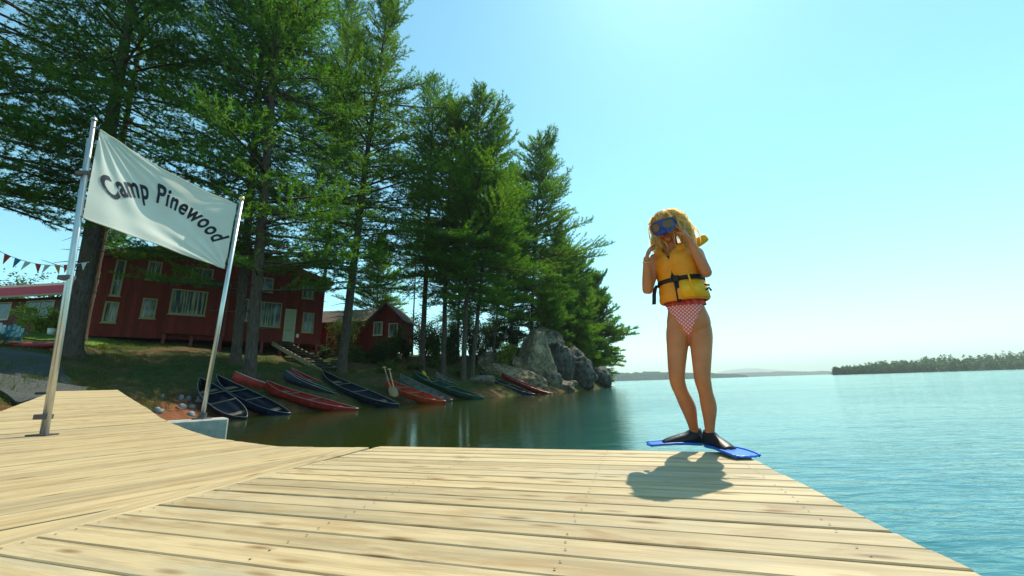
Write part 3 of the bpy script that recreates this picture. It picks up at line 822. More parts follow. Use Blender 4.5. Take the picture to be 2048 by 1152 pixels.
def undergrowth():
    def S(px, py, Y, rx, rz, label, seed, **kw):
        p = at_depth(px, py, Y); p[2] = g1(p[0], p[1]) - .03
        kw.setdefault('n', 1600); kw['n'] = int(kw['n']*1.7)
        return shrub(kw.pop('name', 'shrub'), p, rx, rz, label, seed, **kw)
    G = 'undergrowth between the trunks'
    S(760, 705, 34, 1.5, 1.3, 'dark rounded shrub in front of the small red cabin window', 1, mat='leaves_dark', n=2600, leaf=.13, group=G)
    S(715, 705, 33, 1.0, .9, 'loose olive shrub between the leaning pine and the dark shrub', 2, n=1700, leaf=.12, group=G)
    S(870, 700, 39, 1.5, 2.0, 'tall green shrub behind the pine by the green canoe', 3, n=3000, leaf=.14, group=G)
    S(815, 712, 37, 1.1, 1.4, 'dark shrub at the right corner of the small red cabin', 4, mat='leaves_dark', n=2000, leaf=.13, group=G)
    S(908, 700, 40, 1.3, 2.3, 'dark leafy shrub between straight pine and twin trunks', 5, mat='leaves_dark', n=2600, leaf=.14, group=G)
    S(962, 700, 41, 1.4, 2.2, 'dark leafy shrub right of the twin trunks', 6, mat='leaves_dark', n=2600, leaf=.14, group=G)
    S(1015, 712, 39.0, .9, 1.7, 'bright lime green sapling above the pale rock slabs', 7, name='sapling', mat='leaves_lime', n=1300, leaf=.20, cat='sapling')
    S(868, 737, 35.5, .7, .35, 'low bright green plant at the foot of the pine by the green canoe', 8, n=900, leaf=.11, group=G)
    S(825, 742, 33, .8, .35, 'low green grass clump above the bright red canoe', 9, mat='grass', n=900, leaf=.14, group=G)
    S(95, 655, 25, 1.2, 1.2, 'yellow green bush growing against the far left cabin', 10, mat='leaves_lime', n=1700, leaf=.16, group='bushes by the cabins')
    S(168, 640, 27, .9, 1.9, 'sunlit yellow green bush between the big dark pine and the lodge', 11, mat='leaves_lime', n=2000, leaf=.15, group='bushes by the cabins')
    S(118, 600, 42, 2.6, 4.4, 'leafy green tree rising behind the roof of the far left cabin', 51, name='leafy_tree', cat='tree', n=2600, leaf=.26)
    S(30, 600, 46, 3.0, 4.2, 'leafy green tree behind the far left cabin, cut by the picture edge', 52, name='leafy_tree', cat='tree', n=2600, leaf=.28)
    S(203, 700, 21.5, .35, .18, 'tiny bright green plant on the bare bank before the lodge', 12, mat='leaves_lime', n=220, leaf=.10, stems=4)
    S(648, 712, 33, .8, .6, 'low dark shrub beside the lodge steps', 13, mat='leaves_dark', n=1200, leaf=.11, group=G)
    S(690, 690, 37, 1.8, 2.5, 'leafy bush covering the door side of the small red cabin', 31, n=2600, leaf=.14, group=G)
    S(786, 690, 37.0, 1.5, 2.0, 'bush leaning against the gable of the small red cabin', 32, n=2200, leaf=.14, group=G)
    S(850, 690, 44, 2.2, 3.0, 'broad dark bush closing the gap behind the pine by the green canoe', 33, mat='leaves_dark', n=3200, leaf=.18, group=G)
    S(895, 680, 47, 2.2, 3.4, 'broad green bush deep between the straight pine and the twin trunks', 34, n=3400, leaf=.19, group=G)
    S(940, 680, 48, 2.4, 3.6, 'broad dark bush deep behind the twin trunks', 35, mat='leaves_dark', n=3400, leaf=.19, group=G)
    S(990, 680, 47, 2.2, 3.4, 'broad green bush behind the lime green sapling', 36, n=3400, leaf=.19, group=G)
    S(1030, 690, 46, 1.8, 2.6, 'dark bush between the sapling and the big tan boulder', 37, mat='leaves_dark', n=2600, leaf=.18, group=G)
    S(925, 750, 33.5, .9, .45, 'low green plants at the foot of the twin trunks', 38, n=1100, leaf=.11, group=G)
    S(775, 735, 30, 1.0, .5, 'low olive plants on the bank above the bright red canoe', 39, n=1200, leaf=.11, group=G)
    S(1000, 735, 36.5, 1.0, .6, 'low plants between the pale rock slabs', 40, n=1000, leaf=.11, group=G)
    for k, (px, Y, lab) in enumerate(((1085,44,'small leafy bush on the crest of the big tan boulder'), (1128,50,'small leafy bush in the cleft beside the dark boulder'))):
        S(px, 690, Y, 1.1, 1.0, lab, 20+k, n=1500, leaf=.16, group=G)
undergrowth()

def bank_grass():
    g = np.random.default_rng(5); n = 110000
    x = g.uniform(-30, 6, n); y = g.uniform(8, 42, n); d = shore_dist(x, y)
    patch = np.sin(x*.9)*np.sin(y*.7+1) + .6*np.sin(x*2.3+y*1.7)
    near = (d > .9) & (d < 12) & (patch + g.normal(0, .5, n) > .1)
    lawn = (d > 12) & (d < 24) & (x < -22) & (y < 27)
    keep = near | (lawn & (g.uniform(0, 1, n) < .8)); x, y = x[keep], y[keep]
    P = np.stack([x, y, gz(x, y)], 1); D = np.repeat([[0, 0, 1.0]], len(P), 0)
    V, F = blades(P, D, .20, .016, 2, .45, g)
    tag(link('grass', mesh_np('grass', V, F), M['grass']), 'sparse grass growing in patches on the bank', 'grass', kind='stuff')
bank_grass()
# ------------------------------------------------------------------ far shores
def far_shores():
    g = np.random.default_rng(31)
    # wooded island at the right
    def hz(x): return np.interp(x, [336, 356, 400, 450, 520, 620, 760, 900], [0, 2.2, 3.2, 5.0, 8.5, 13.0, 15, 14]) + .8*np.sin(x*.05) + .5*np.sin(x*.13)
    xs = np.linspace(336, 900, 180); ys = np.linspace(430, 560, 14)
    X, Y = np.meshgrid(xs, ys)
    prof = np.sin(np.clip((Y-430)/130, 0, 1)*math.pi*.5)
    Y = 430 + (Y - 430)*np.clip((X - 334)/190, .03, 1)
    Z = WATER_Z - .3 + hz(X)*prof
    I = np.arange(X.size).reshape(X.shape)
    F = np.stack([I[:-1,:-1], I[:-1,1:], I[1:,1:], I[1:,:-1]], -1).reshape(-1, 4)
    isl = empty('island', (0, 0, 0)); tag(isl, 'low wooded island across the lake at the right edge', 'island', kind='structure')
    link('island_ground', mesh_np('island_ground', np.stack([X, Y, Z], -1).reshape(-1, 3), F, True), M['far_hill'], isl)
    n = 1500
    x = 340 + 558*g.uniform(0, 1, n)**1.25; y = 431 + np.clip((x - 338)*.5, 3, 95)*g.uniform(0, 1, n)**1.6
    z = WATER_Z - .3 + hz(x)*np.sin(np.clip((y-430)/(130*np.clip((x-334)/190, .03, 1)), 0, 1)*math.pi*.5)
    h = (5.5 + 6.5*g.uniform(0, 1, n)**1.6 + 2.2*np.sin(x*.11)*np.sin(x*.031 + 1))*np.interp(x, [336, 400, 460], [.7, .85, 1.0]); VV = []
    m = 50
    u = g.uniform(0, 1, (n, m)); a = g.uniform(0, 6.28, (n, m))
    rr = h[:, None]*(.20 + .16*g.uniform(0, 1, (n, 1)))*(1 - u)**.55*g.uniform(.25, 1.15, (n, m)) + .15
    C = np.stack([x[:, None] + rr*np.cos(a), y[:, None] + rr*np.sin(a), z[:, None] + h[:, None]*(.02 + .98*u)], -1).reshape(-1, 3)
    d = g.normal(0, 1, C.shape)*np.array([1, 1, .5]); d /= np.linalg.norm(d, axis=1)[:, None]
    s = np.cross(d, g.normal(0, 1, C.shape)); s /= np.linalg.norm(s, axis=1)[:, None]
    V = np.stack([C - d*1.2, C + s*.95, C + d*1.2], 1).reshape(-1, 3)
    w = link('island_wood', mesh_np('island_wood', V, np.arange(len(V)).reshape(-1, 3)), M['far_leaf'])
    tag(w, 'dense green conifers covering the island at the right', 'forest', kind='stuff')
    # far shoreline straight ahead and the hills beyond it
    def ridge(name, px0, px1, D, tops, depth, jag, label, mat):
        k = 420; px = np.linspace(px0, px1, k)
        base = np.array([at_depth(p, 760, D) for p in px]); x = base[:, 0]
        hh = np.interp(px, [t[0] for t in tops], [t[1] for t in tops])*D/FOCAL
        hh = hh*(1 + jag*g.normal(0, 1, k)) 
        hh = np.maximum(hh, .3)
        V, F = [], []
        rows = ((0, 0.0), (depth*.06, .55), (depth*.25, .85), (depth*.5, 1.0), (depth, .3))
        for dy, f in rows:
            V += [(x[i], D + dy, WATER_Z - .5 + (hh[i] + .5)*f*(1 + jag*.6*g.normal())) for i in range(k)]
        for r in range(len(rows) - 1):
            F += [(r*k+i, r*k+i+1, (r+1)*k+i+1, (r+1)*k+i) for i in range(k-1)]
        o = link(name, mesh_py(name, V, F, True), mat); return tag(o, label, 'hills', kind='structure')
    ridge('far_shore', 1000, 1500, 1100, [(1000,17),(1222,15),(1340,15),(1420,11),(1500,7)], 240, .10, 'wooded far shore behind the swimmer', M['far_hill'])
    ridge('distant_shore', 1350, 1720, 2300, [(1350,5),(1480,8),(1600,8),(1720,6)], 500, .10, 'thin strip of distant shore on the horizon', M['far_hill'])
    ridge('distant_hills', 1400, 1700, 7600, [(1400,2),(1450,6),(1500,15),(1545,18),(1580,14),(1640,9),(1700,3)], 1500, .012, 'pale hills far beyond the lake', M['far_hill'])
far_shores()
# ------------------------------------------------------------------ rocks and stones
def rock_mesh(seed, sub=4, facets=9, rough=.10):
    g = np.random.default_rng(seed)
    bm = bmesh.new(); bmesh.ops.create_icosphere(bm, subdivisions=sub, radius=1.0)
    off = Vector(g.uniform(-50, 50, 3))
    for _ in range(facets):                       # split faces of the rock
        n = Vector(g.normal(0, 1, 3)).normalized(); c = g.uniform(.55, .85)
        for v in bm.verts:
            e = v.co.dot(n) - c
            if e > 0: v.co -= n*e*.88
    for v in bm.verts:
        q = v.co*1.7 + off
        v.co += v.co.normalized()*(mnoise.fractal(q, .8, 2.1, 6)*rough + mnoise.noise(q*.6)*rough*.8 - abs(mnoise.noise(q*2.3 + Vector((9, 3, 1))))*rough*.9)
    for f in bm.faces: f.smooth = True
    me = bpy.data.meshes.new('rock'); bm.to_mesh(me); bm.free()
    return me
def boulder(px, py, Y, size, rz, label, seed, mat='rock', group='granite boulders of the headland', sub=5, tilt=(0, 0), name='boulder', cat='boulder', rough=.13, facets=9):
    hit = on_ground(px, py)
    p = at_depth(px, py, min(Y, hit[1] + .25*size[1]))
    o = link(name, rock_mesh(seed, sub, facets, rough), M[mat], None, p, (tilt[0], tilt[1], rz))
    o.scale = size
    return tag(o, label, cat, group)
def rocks():
    boulder(1070, 726, 40.0, (2.2, 2.0, 3.3), .3, 'big tan boulder with a rounded crest at the waterside', 101, mat='rock_tan', sub=5, rough=.09, facets=6)
    boulder(1152, 742, 45.0, (3.3, 2.6, 2.9), .8, 'large dark grey boulder right of the tan one', 102, mat='rock_dark', sub=5, tilt=(0, .25))
    boulder(1116, 738, 43.0, (1.8, 2.0, 2.9), .2, 'dark cleft boulder between the tan and the grey one', 103, mat='rock_dark', sub=5)
    boulder(1190, 755, 54.0, (2.3, 2.2, 1.9), .5, 'low rounded boulder near the tip of the headland', 104, mat='rock_dark', tilt=(.1, .2))
    boulder(1208, 755, 62.0, (1.1, 1.5, 1.5), .1, 'reddish tan boulder at the very tip of the headland', 105, mat='rock_tan')
    boulder(1106, 768, 39.5, (1.1, .9, 1.25), .6, 'small pale boulder standing in the water below the tan boulder', 106)
    boulder(1085, 778, 37.5, (.75, .6, .45), .9, 'flat pale stone at the waterline by the last red canoe', 107)
    boulder(1012, 750, 38.0, (2.9, 1.5, 1.15), -.35, 'long pale rock slab sloping down behind the blue canoe', 108, mat='rock_tan', tilt=(.15, .32), sub=5, facets=14)
    boulder(1055, 764, 37.2, (2.3, 1.2, .95), -.45, 'pale cracked slab at the bow of the last red canoe', 109, mat='rock_tan', tilt=(.1, .3), facets=14)
    boulder(980, 728, 40.5, (1.7, 1.3, 1.2), .4, 'grey mossy rock at the foot of the thin pine', 110)
    boulder(1018, 730, 41.5, (1.5, 1.4, 1.5), 1.1, 'grey rock below the lime green sapling', 111)
    boulder(1140, 766, 45.5, (.8, .7, .5), .2, 'small dark rock at the foot of the grey boulder', 112)
    boulder(1172, 768, 50.0, (1.0, .8, .45), .7, 'flat grey rock awash below the grey boulder', 113)
    boulder(1090, 690, 46.0, (2.6, 2.2, 2.0), .7, 'shaded rock shoulder above the tan boulder', 114)
    boulder(1165, 772, 49.0, (1.6, 1.0, .7), .1, 'long low rock ledge at the waterline under the grey boulder', 115, mat='rock_dark')
    boulder(1125, 775, 42.0, (1.3, 1.0, .8), .5, 'wet rock at the waterline left of the grey boulder', 116)
    boulder(965, 765, 36.0, (1.3, .9, .6), .2, 'half buried pale rock beside the dark canoe bow', 117)
    boulder(1035, 735, 39.5, (1.7, 1.2, 1.1), .9, 'pale broken rock between the slab and the big tan boulder', 118, mat='rock_tan', facets=14)
    # loose stones on the clay shore next to the walkway
    g = np.random.default_rng(77); me = [rock_mesh(200+k, 2, 5, .12) for k in range(5)]
    for k in range(20):
        px = g.uniform(262, 402); py = g.uniform(792, 834)
        p = on_ground(px, py)
        s = g.uniform(.07, .18)
        red = k % 3 == 0
        o = link('shore_stone', me[k % 5].copy(), M['stone_red' if red else 'stone'], None, (p[0], p[1], p[2] + s*.02), tuple(g.uniform(0, 6, 3)))
        o.scale = (s*g.uniform(.9, 1.4), s, s*g.uniform(.55, .8))
        tag(o, 'rusty red stone lying on the clay shore between walkway and canoes' if red else 'grey stone lying on the clay shore between walkway and canoes', 'stone',
            'red stones on the clay shore' if red else 'grey stones on the clay shore')
rocks()
# ------------------------------------------------------------------ buildings
def wall_boards(parent, u0, u1, z0, ztop, width, mat, y=0.0, thick=.03, holes=()):
    """upright boards side by side, each a piece of its own; ztop(u) gives the upper end"""
    u = u0
    while u < u1 - .02:
        w = min(width, u1 - u)
        a, b = u + .006, u + w - .006; dy = rng.uniform(-.006, .006)
        segs = [(z0, None)]
        g = Geo()
        za, zb = ztop(a), ztop(b)
        yy0, yy1 = y - thick + dy, y
        g.add([(a,yy0,z0),(b,yy0,z0),(b,yy1,z0),(a,yy1,z0),(a,yy0,za),(b,yy0,zb),(b,yy1,zb),(a,yy1,za)],
              [(0,3,2,1),(4,5,6,7),(0,1,5,4),(1,2,6,5),(2,3,7,6),(3,0,4,7)])
        g.build('board', mat, parent)
        u += w
def window(parent, u0, u1, z0, z1, y=-.035, panes=2, trim=None, glass=None, fr=.09, sill=True):
    trim = trim or M['trim']; glass = glass or M['glass']
    g = Geo()
    d0, d1 = y - .06, y
    g.box(u0, u1, d0, d1, z1 - fr, z1); g.box(u0, u1, d0, d1, z0, z0 + fr)
    g.box(u0, u0 + fr, d0, d1, z0 + fr, z1 - fr); g.box(u1 - fr, u1, d0, d1, z0 + fr, z1 - fr)
    for k in range(1, panes):
        x = u0 + fr + (u1 - u0 - 2*fr)*k/panes
        g.box(x - .03, x + .03, d0 + .012, d1, z0 + fr, z1 - fr)
    w = g.build('window', trim, parent)
    for k in range(panes):
        wd = (u1 - u0 - 2*fr)/panes; a = u0 + fr + wd*k
        Geo().box(a + (.03 if k else 0), a + wd - (.03 if k < panes - 1 else 0), d1 - .022, d1 - .004, z0 + fr, z1 - fr).build('pane', glass, w)
    if sill: Geo().box(u0 - .06, u1 + .06, d0 - .05, d0 + .03, z0 - .07, z0 - .003).build('sill', trim, w)
    return w

def lodge():
    A = np.array([-27.16, 25.0]); B = np.array([-16.6, 34.0]); Lw = 13.87; ang = math.atan2(B[1]-A[1], B[0]-A[0])
    r = empty('red_lodge', (A[0], A[1], 0), ang)
    tag(r, 'two storey dark red board lodge with cream window frames under the pines', 'lodge')
    z0, ze, zp = 4.25, 9.60, 11.7
    def top(u): return ze + (zp - ze)*(1 - abs(u - Lw/2)/(Lw/2))
    wall_boards(r, 0, Lw, z0, top, .29, M['red'])
    Geo().prism([(0, z0+.01), (Lw, z0+.01), (Lw, ze-.03), (Lw/2, zp-.03), (0, ze-.03)], 'y', .001, 9.0).build('wall', M['red_trim'], r)
    # roof: two slabs with a deep front overhang
    th = .16; ov = .55; sl = (zp - ze)/(Lw/2)
    for sgn in (-1, 1):
        ue = Lw/2 + sgn*(Lw/2 + ov); zee = ze - ov*sl
        pol = [(Lw/2, zp + .02), (ue, zee + .02), (ue, zee + .02 + th), (Lw/2, zp + .02 + th)]
        rf = Geo().prism(pol, 'y', -.95, 9.6).build('roof', M['shingle'], r)
        Geo().prism([(Lw/2, zp + .005), (ue, zee + .005), (ue, zee + .018), (Lw/2, zp + .018)], 'y', -.94, 0).build('soffit', M['soffit'], rf)
        Geo().prism([(Lw/2, zp + .03), (ue, zee + .03), (ue, zee + .03 + th*.9), (Lw/2, zp + .03 + th*.9)], 'y', -.985, -.953).build('barge_board', M['red_trim'], rf)
    # windows (as seen on the front)
    window(r, .62, 1.12, 6.95, 9.45, panes=1, glass=M['glass'])
    Geo().box(.66, 1.08, -.115, -.09, 7.95, 8.03).build('rail', M['trim'], r)
    window(r, .50, 1.18, 5.15, 6.55, panes=2)
    window(r, 2.20, 2.95, 8.30, 9.65, panes=2)
    window(r, 2.28, 3.05, 5.58, 6.98, panes=2)
    window(r, 4.6, 5.9, 8.4, 9.6, panes=2, glass=M['glass_dark'])
    window(r, 7.85, 8.85, 5.85, 7.6, panes=2)
    window(r, 9.20, 10.70, 5.5, 7.5, panes=2)
    window(r, 12.30, 13.20, 5.2, 6.9, panes=2)
    window(r, 12.10, 13.00, 8.1, 9.3, panes=1)
    window(r, 8.6, 9.9, 8.3, 9.5, panes=2, glass=M['glass_dark'])
    # bay standing out from the front, on posts
    bay = empty('bay', (0, 0, 0)); bay.parent = r
    g0, g1_, yb = 3.55, 7.0, -.55
    u = g0
    while u < g1_ - .01:
        Geo().box(u + .006, min(u + .288, g1_) - .006, yb - .03, yb, 4.55, 8.15).build('board', M['red'], bay); u += .2875
    Geo().box(g0, g1_, yb + .001, -.04, 4.56, 8.14).build('bay_wall', M['red_trim'], bay)
    Geo().prism([(-.04, 8.55), (yb - .18, 8.12), (yb - .18, 8.2), (-.04, 8.66)], 'x', g0 - .1, g1_ + .1).build('bay_roof', M['shingle'], bay)
    window(bay, 3.72, 5.75, 5.92, 7.72, y=yb - .035, panes=3, glass=M['glass'])
    Geo().box(6.9, 7.05, yb - .05, yb + .1, 4.5, 8.15).build('corner_post', M['red_trim'], bay)
    # skirting posts and dark space under the floor
    for u in (3.7, 5.2, 6.9, 8.2, 9.6, 10.9, 12.2, 13.6):
        Geo().box(u - .09, u + .09, -.45 if u < 7 else -.02, -.27 if u < 7 else .16, 2.6, 4.54 if u < 7 else z0 + .005).build('post', M['red_trim'], r)
    # door with frame, handle
    d = Geo(); d.box(10.98, 11.06, -.10, -.036, 4.32, 6.98); d.box(11.72, 11.80, -.10, -.036, 4.32, 6.98); d.box(10.98, 11.80, -.10, -.036, 6.983, 7.07)
    fr = d.build('door_frame', M['trim_pale'], r)
    dr = Geo().box(11.063, 11.717, -.075, -.036, 4.34, 6.975).build('door', M['door'], r)
    Geo().tube([(11.64, -.11, 5.35), (11.64, -.075, 5.35)], .03, 8).build('handle', M['clamp'], dr)
    # notice and small white sheets beside the door
    Geo().box(11.95, 12.15, -.055, -.037, 4.75, 5.05).build('notice', M['white_paint'], r)
    return r
lodge()

def lodge_steps():
    P = np.array([-18.6, 31.6, 4.25]); Q = on_ground(660, 742)
    Q = np.array(Q); d = Q - P; n = 12
    hd = d[:2]/np.linalg.norm(d[:2]); side = np.array([-hd[1], hd[0]])
    st = empty('steps', (0, 0, 0)); tag(st, 'wooden steps running down from the lodge door to the bank', 'steps')
    for s in (-1, 1):
        a = np.array([*(P[:2] + side*s*.62), P[2] - .12]); b = np.array([*(Q[:2] + side*s*.62), Q[2] - .02])
        Geo().bar(a, b, .07, .30).build('stringer', M['rail_wood'], st)
    for k in range(n):
        f = (k + .5)/n; c = P + d*f
        g = Geo(); hw = np.linalg.norm(d[:2])/n*.46
        V = []
        for dz in (-.03, .02):
            for a, b in ((-1,-1),(1,-1),(1,1),(-1,1)):
                q = c[:2] + hd*a*hw + side*b*.58; V.append((q[0], q[1], c[2] + .12 + dz))
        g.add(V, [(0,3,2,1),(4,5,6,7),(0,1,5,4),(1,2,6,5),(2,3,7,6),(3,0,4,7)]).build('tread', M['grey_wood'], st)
lodge_steps()

def cabin_small():
    # gable end to the right, long wall towards us
    A = np.array([-21.4, 39.9]); ang = rad(-4); r = empty('small_red_cabin', (A[0], A[1], 0), ang)
    tag(r, 'small red gabled cabin half hidden by shrubs right of the lodge', 'cabin')
    L, z0, ze, zp, D = 8.0, 4.0, 7.0, 8.6, 4.6
    wall_boards(r, 0, L, z0, lambda u: ze, .3, M['red'])
    Geo().box(0, L, .001, D, z0 + .01, ze - .02).build('wall', M['red_trim'], r)
    # gable wing turned to the water
    g = empty('gable_wing', (L - .2, -1.4, 0)); g.parent = r
    wall_boards(g, 0, 3.0, z0, lambda u: 6.9 + (8.35 - 6.9)*(1 - abs(u - 1.5)/1.5), .3, M['red'])
    Geo().prism([(0, z0), (3.0, z0), (3.0, 6.88), (1.5, 8.3), (0, 6.88)], 'y', .002, 3.5).build('wall', M['red_trim'], g)
    for s in (-1, 1):
        ue = 1.5 + s*1.9; sl = (8.35-6.9)/1.5
        pol = [(1.5, 8.40), (ue, 8.40 - 1.9*sl), (ue, 8.52 - 1.9*sl), (1.5, 8.52)]
        Geo().prism(pol, 'y', -.45, 4.2).build('roof', M['shingle'], g)
        pol2 = [(1.5, 8.38), (ue, 8.38 - 1.9*sl), (ue, 8.54 - 1.9*sl), (1.5, 8.54)]
        Geo().prism(pol2, 'y', -.49, -.453).build('barge_board', M['red_trim'], g)
    window(g, .25, 1.15, 5.4, 6.7, panes=1, trim=M['trim_pale'], glass=M['glass'])
    window(g, 1.75, 2.65, 5.2, 6.5, panes=1, trim=M['trim_pale'], glass=M['glass'])
    # main roof
    Geo().prism([(-.5, ze - .1), (D/2, zp), (D + .5, ze - .1), (D + .5, ze + .03), (D/2, zp + .14), (-.5, ze + .03)], 'x', -.5, L + .4).build('roof', M['shingle'], r)
    d = Geo().box(3.6, 4.45, -.08, -.035, 4.3, 6.5).build('door', M['door_yellow'], r)
    Geo().tube([(4.35, -.12, 5.3), (4.35, -.08, 5.3)], .03, 8).build('handle', M['clamp'], d)
    b = Geo()
    for u in (2.65, 3.45): b.box(u, u + .09, -.09, -.036, 4.4, 6.0)
    b.bar((2.70, -.07, 4.7), (3.5, -.07, 5.5), .05, .09); b.box(2.66, 3.5, -.085, -.04, 5.55, 5.64)
    b.build('door_brace', M['trim_pale'], r)
cabin_small()

def cabin_left():
    A = at_depth(-140, 660, 31.0); Bq = at_depth(150, 660, 30.0)
    ang = math.atan2(Bq[1]-A[1], Bq[0]-A[0]); L = float(np.hypot(*(Bq-A)[:2]))
    r = empty('brown_red_cabin', (A[0], A[1], 0), ang)
    tag(r, 'low brown red cabin with a bright red roof edge at far left', 'cabin')
    z0, ze = 4.6, 8.2
    wall_boards(r, 0, L, z0, lambda u: ze, .34, M['brown_wall'])
    Geo().box(0, L, .001, 6, z0 + .01, ze - .02).build('wall', M['brown_wall'], r)
    Geo().prism([(-.9, ze + .02), (3.2, ze + 2.05), (3.2, ze + 2.2), (-.9, ze + .5)], 'x', -.4, L + .7).build('roof', M['shingle'], r)
    Geo().box(-.4, L + .7, -.96, -.905, ze + .02, ze + .66).build('fascia', M['fascia'], r)
    Geo().box(-.4, L + .7, -.98, -.91, ze - .13, ze + .017).build('gutter', M['trim'], r)
    uo = lambda px: float((at_depth(px, 620, 30.3)[0] - A[0])/math.cos(ang))
    for a, b in ((-60, 18), (50, 112)):
        window(r, uo(a), uo(b), 6.55, 7.95, panes=2, glass=M['glass_dark'], trim=M['trim_pale'])
cabin_left()
# ------------------------------------------------------------------ canoes
CL, CB, CD = 5.1, .82, .33
def canoe_section(f, inset=0.0):
    """half breadth, keel height, gunwale height at f in -1..1"""
    b = CB/2*max(0.0, (1 - abs(f)**2.4))**.8
    keel = .05*abs(f)**3 + .16*max(0, (abs(f) - .88)/.12)**2
    gun = CD + (.22 if f > 0 else .10)*abs(f)**3.2
    return b, keel, gun
def canoe_shell(inset):
    n, k = 33, 8; V = []; fs = np.linspace(-1, 1, n)
    for f in fs:
        b, kz, gz_ = canoe_section(f)
        b = max(.012, b - inset); kz += inset
        for j in range(-k, k + 1):
            a = j/k; s = math.copysign(abs(a), a)
            yy = b*math.sin(min(1, abs(a)*1.06)*math.pi/2)**.75*math.copysign(1, a) if a else 0
            zz = kz + (gz_ - kz)*(abs(a)**2.6)
            V.append((f*CL/2*(1 - .02*inset), yy, zz))
    m = 2*k + 1; F = []
    for i in range(n - 1):
        for j in range(m - 1):
            q = (i*m + j, i*m + j + 1, (i+1)*m + j + 1, (i+1)*m + j); F.append(q if not inset else q[::-1])
    return mesh_py('hull', V, F, True)
hull_me = canoe_shell(0.0); inner_me = canoe_shell(.022)
def gunwale_pts(s):
    return [(f*CL/2, s*max(.012, canoe_section(f)[0] - .008), canoe_section(f)[2] + .004) for f in np.linspace(-1, 1, 31)]
_gw = {}
def canoe(bow, stern, mat, label, roll=0.0, length=None, inside='canoe_in', mark=None):
    bow = np.array(bow, float); stern = np.array(stern, float)
    x = bow - stern; x /= np.linalg.norm(x); 
    up = np.array([0, 0, 1.0]); y = np.cross(up, x); y /= np.linalg.norm(y); z = np.cross(x, y)
    roll = -roll*.30
    y, z = y*math.cos(roll) + z*math.sin(roll), -y*math.sin(roll) + z*math.cos(roll)
    k = min(6.5, max(4.7, np.linalg.norm(bow - stern) + .25))/CL
    c = stern + x*(CL/2 - .15)*k
    root = empty('canoe'); tag(root, label, 'canoe', 'canoes drawn up on the bank')
    mw = Matrix.Identity(4)
    for i in range(3): mw[i][0], mw[i][1], mw[i][2], mw[i][3] = x[i]*k, y[i]*(.5 + .5*k), z[i]*(.5 + .5*k), c[i]
    root.matrix_world = mw
    h = link('hull', hull_me, None, root); q = link('inside', inner_me, None, root)
    for o, mm in ((h, M[mat]), (q, M[inside])):
        if not o.data.materials: o.data.materials.append(mm)
        o.material_slots[0].link = 'OBJECT'; o.material_slots[0].material = mm
    if not _gw:
        for s in (-1, 1): _gw[s] = mesh_py('gunwale', *tube_np(gunwale_pts(s), .010, 6), True)
        g = Geo()
        for k, u in enumerate((-.25, .9)):
            b = canoe_section(u/CL*2)[0]; _gw['t%d' % k] = mesh_py('thwart', *tube_np([(u, -b, CD - .01), (u, b, CD - .01)], .02, 6), False)
        for k, u in enumerate((-1.55, 1.5)):
            b = canoe_section(u/CL*2)[0] - .01; gg = Geo().box(u - .13, u + .13, -b, b, CD - .10, CD - .075); _gw['s%d' % k] = mesh_py('seat', gg.V, gg.F)
    for k, nm in ((-1,'gunwale'),(1,'gunwale')): link(nm, _gw[k], M['gunwale'], root)
    for k in ('t0','t1'): link('thwart', _gw[k], M['canoe_in'], root)
    for k in ('s0','s1'): link('seat', _gw[k], M['canoe_in'], root)
    if mark:
        u, s, w = mark
        b, kz, gz_ = canoe_section(u/CL*2)
        g = Geo(); V = []
        for a in np.linspace(0, 6.283, 13)[:-1]:
            du, dj = w*math.cos(a), .72 + .16*math.sin(a)
            bb, kk, gg = canoe_section((u+du)/CL*2)
            V.append(((u+du), s*(bb*math.sin(min(1, dj*1.06)*math.pi/2)**.75 + .006), kk + (gg-kk)*dj**2.6))
        g.add(V, [tuple(range(12))]); g.build('emblem', M['white_paint'], root)
    return root
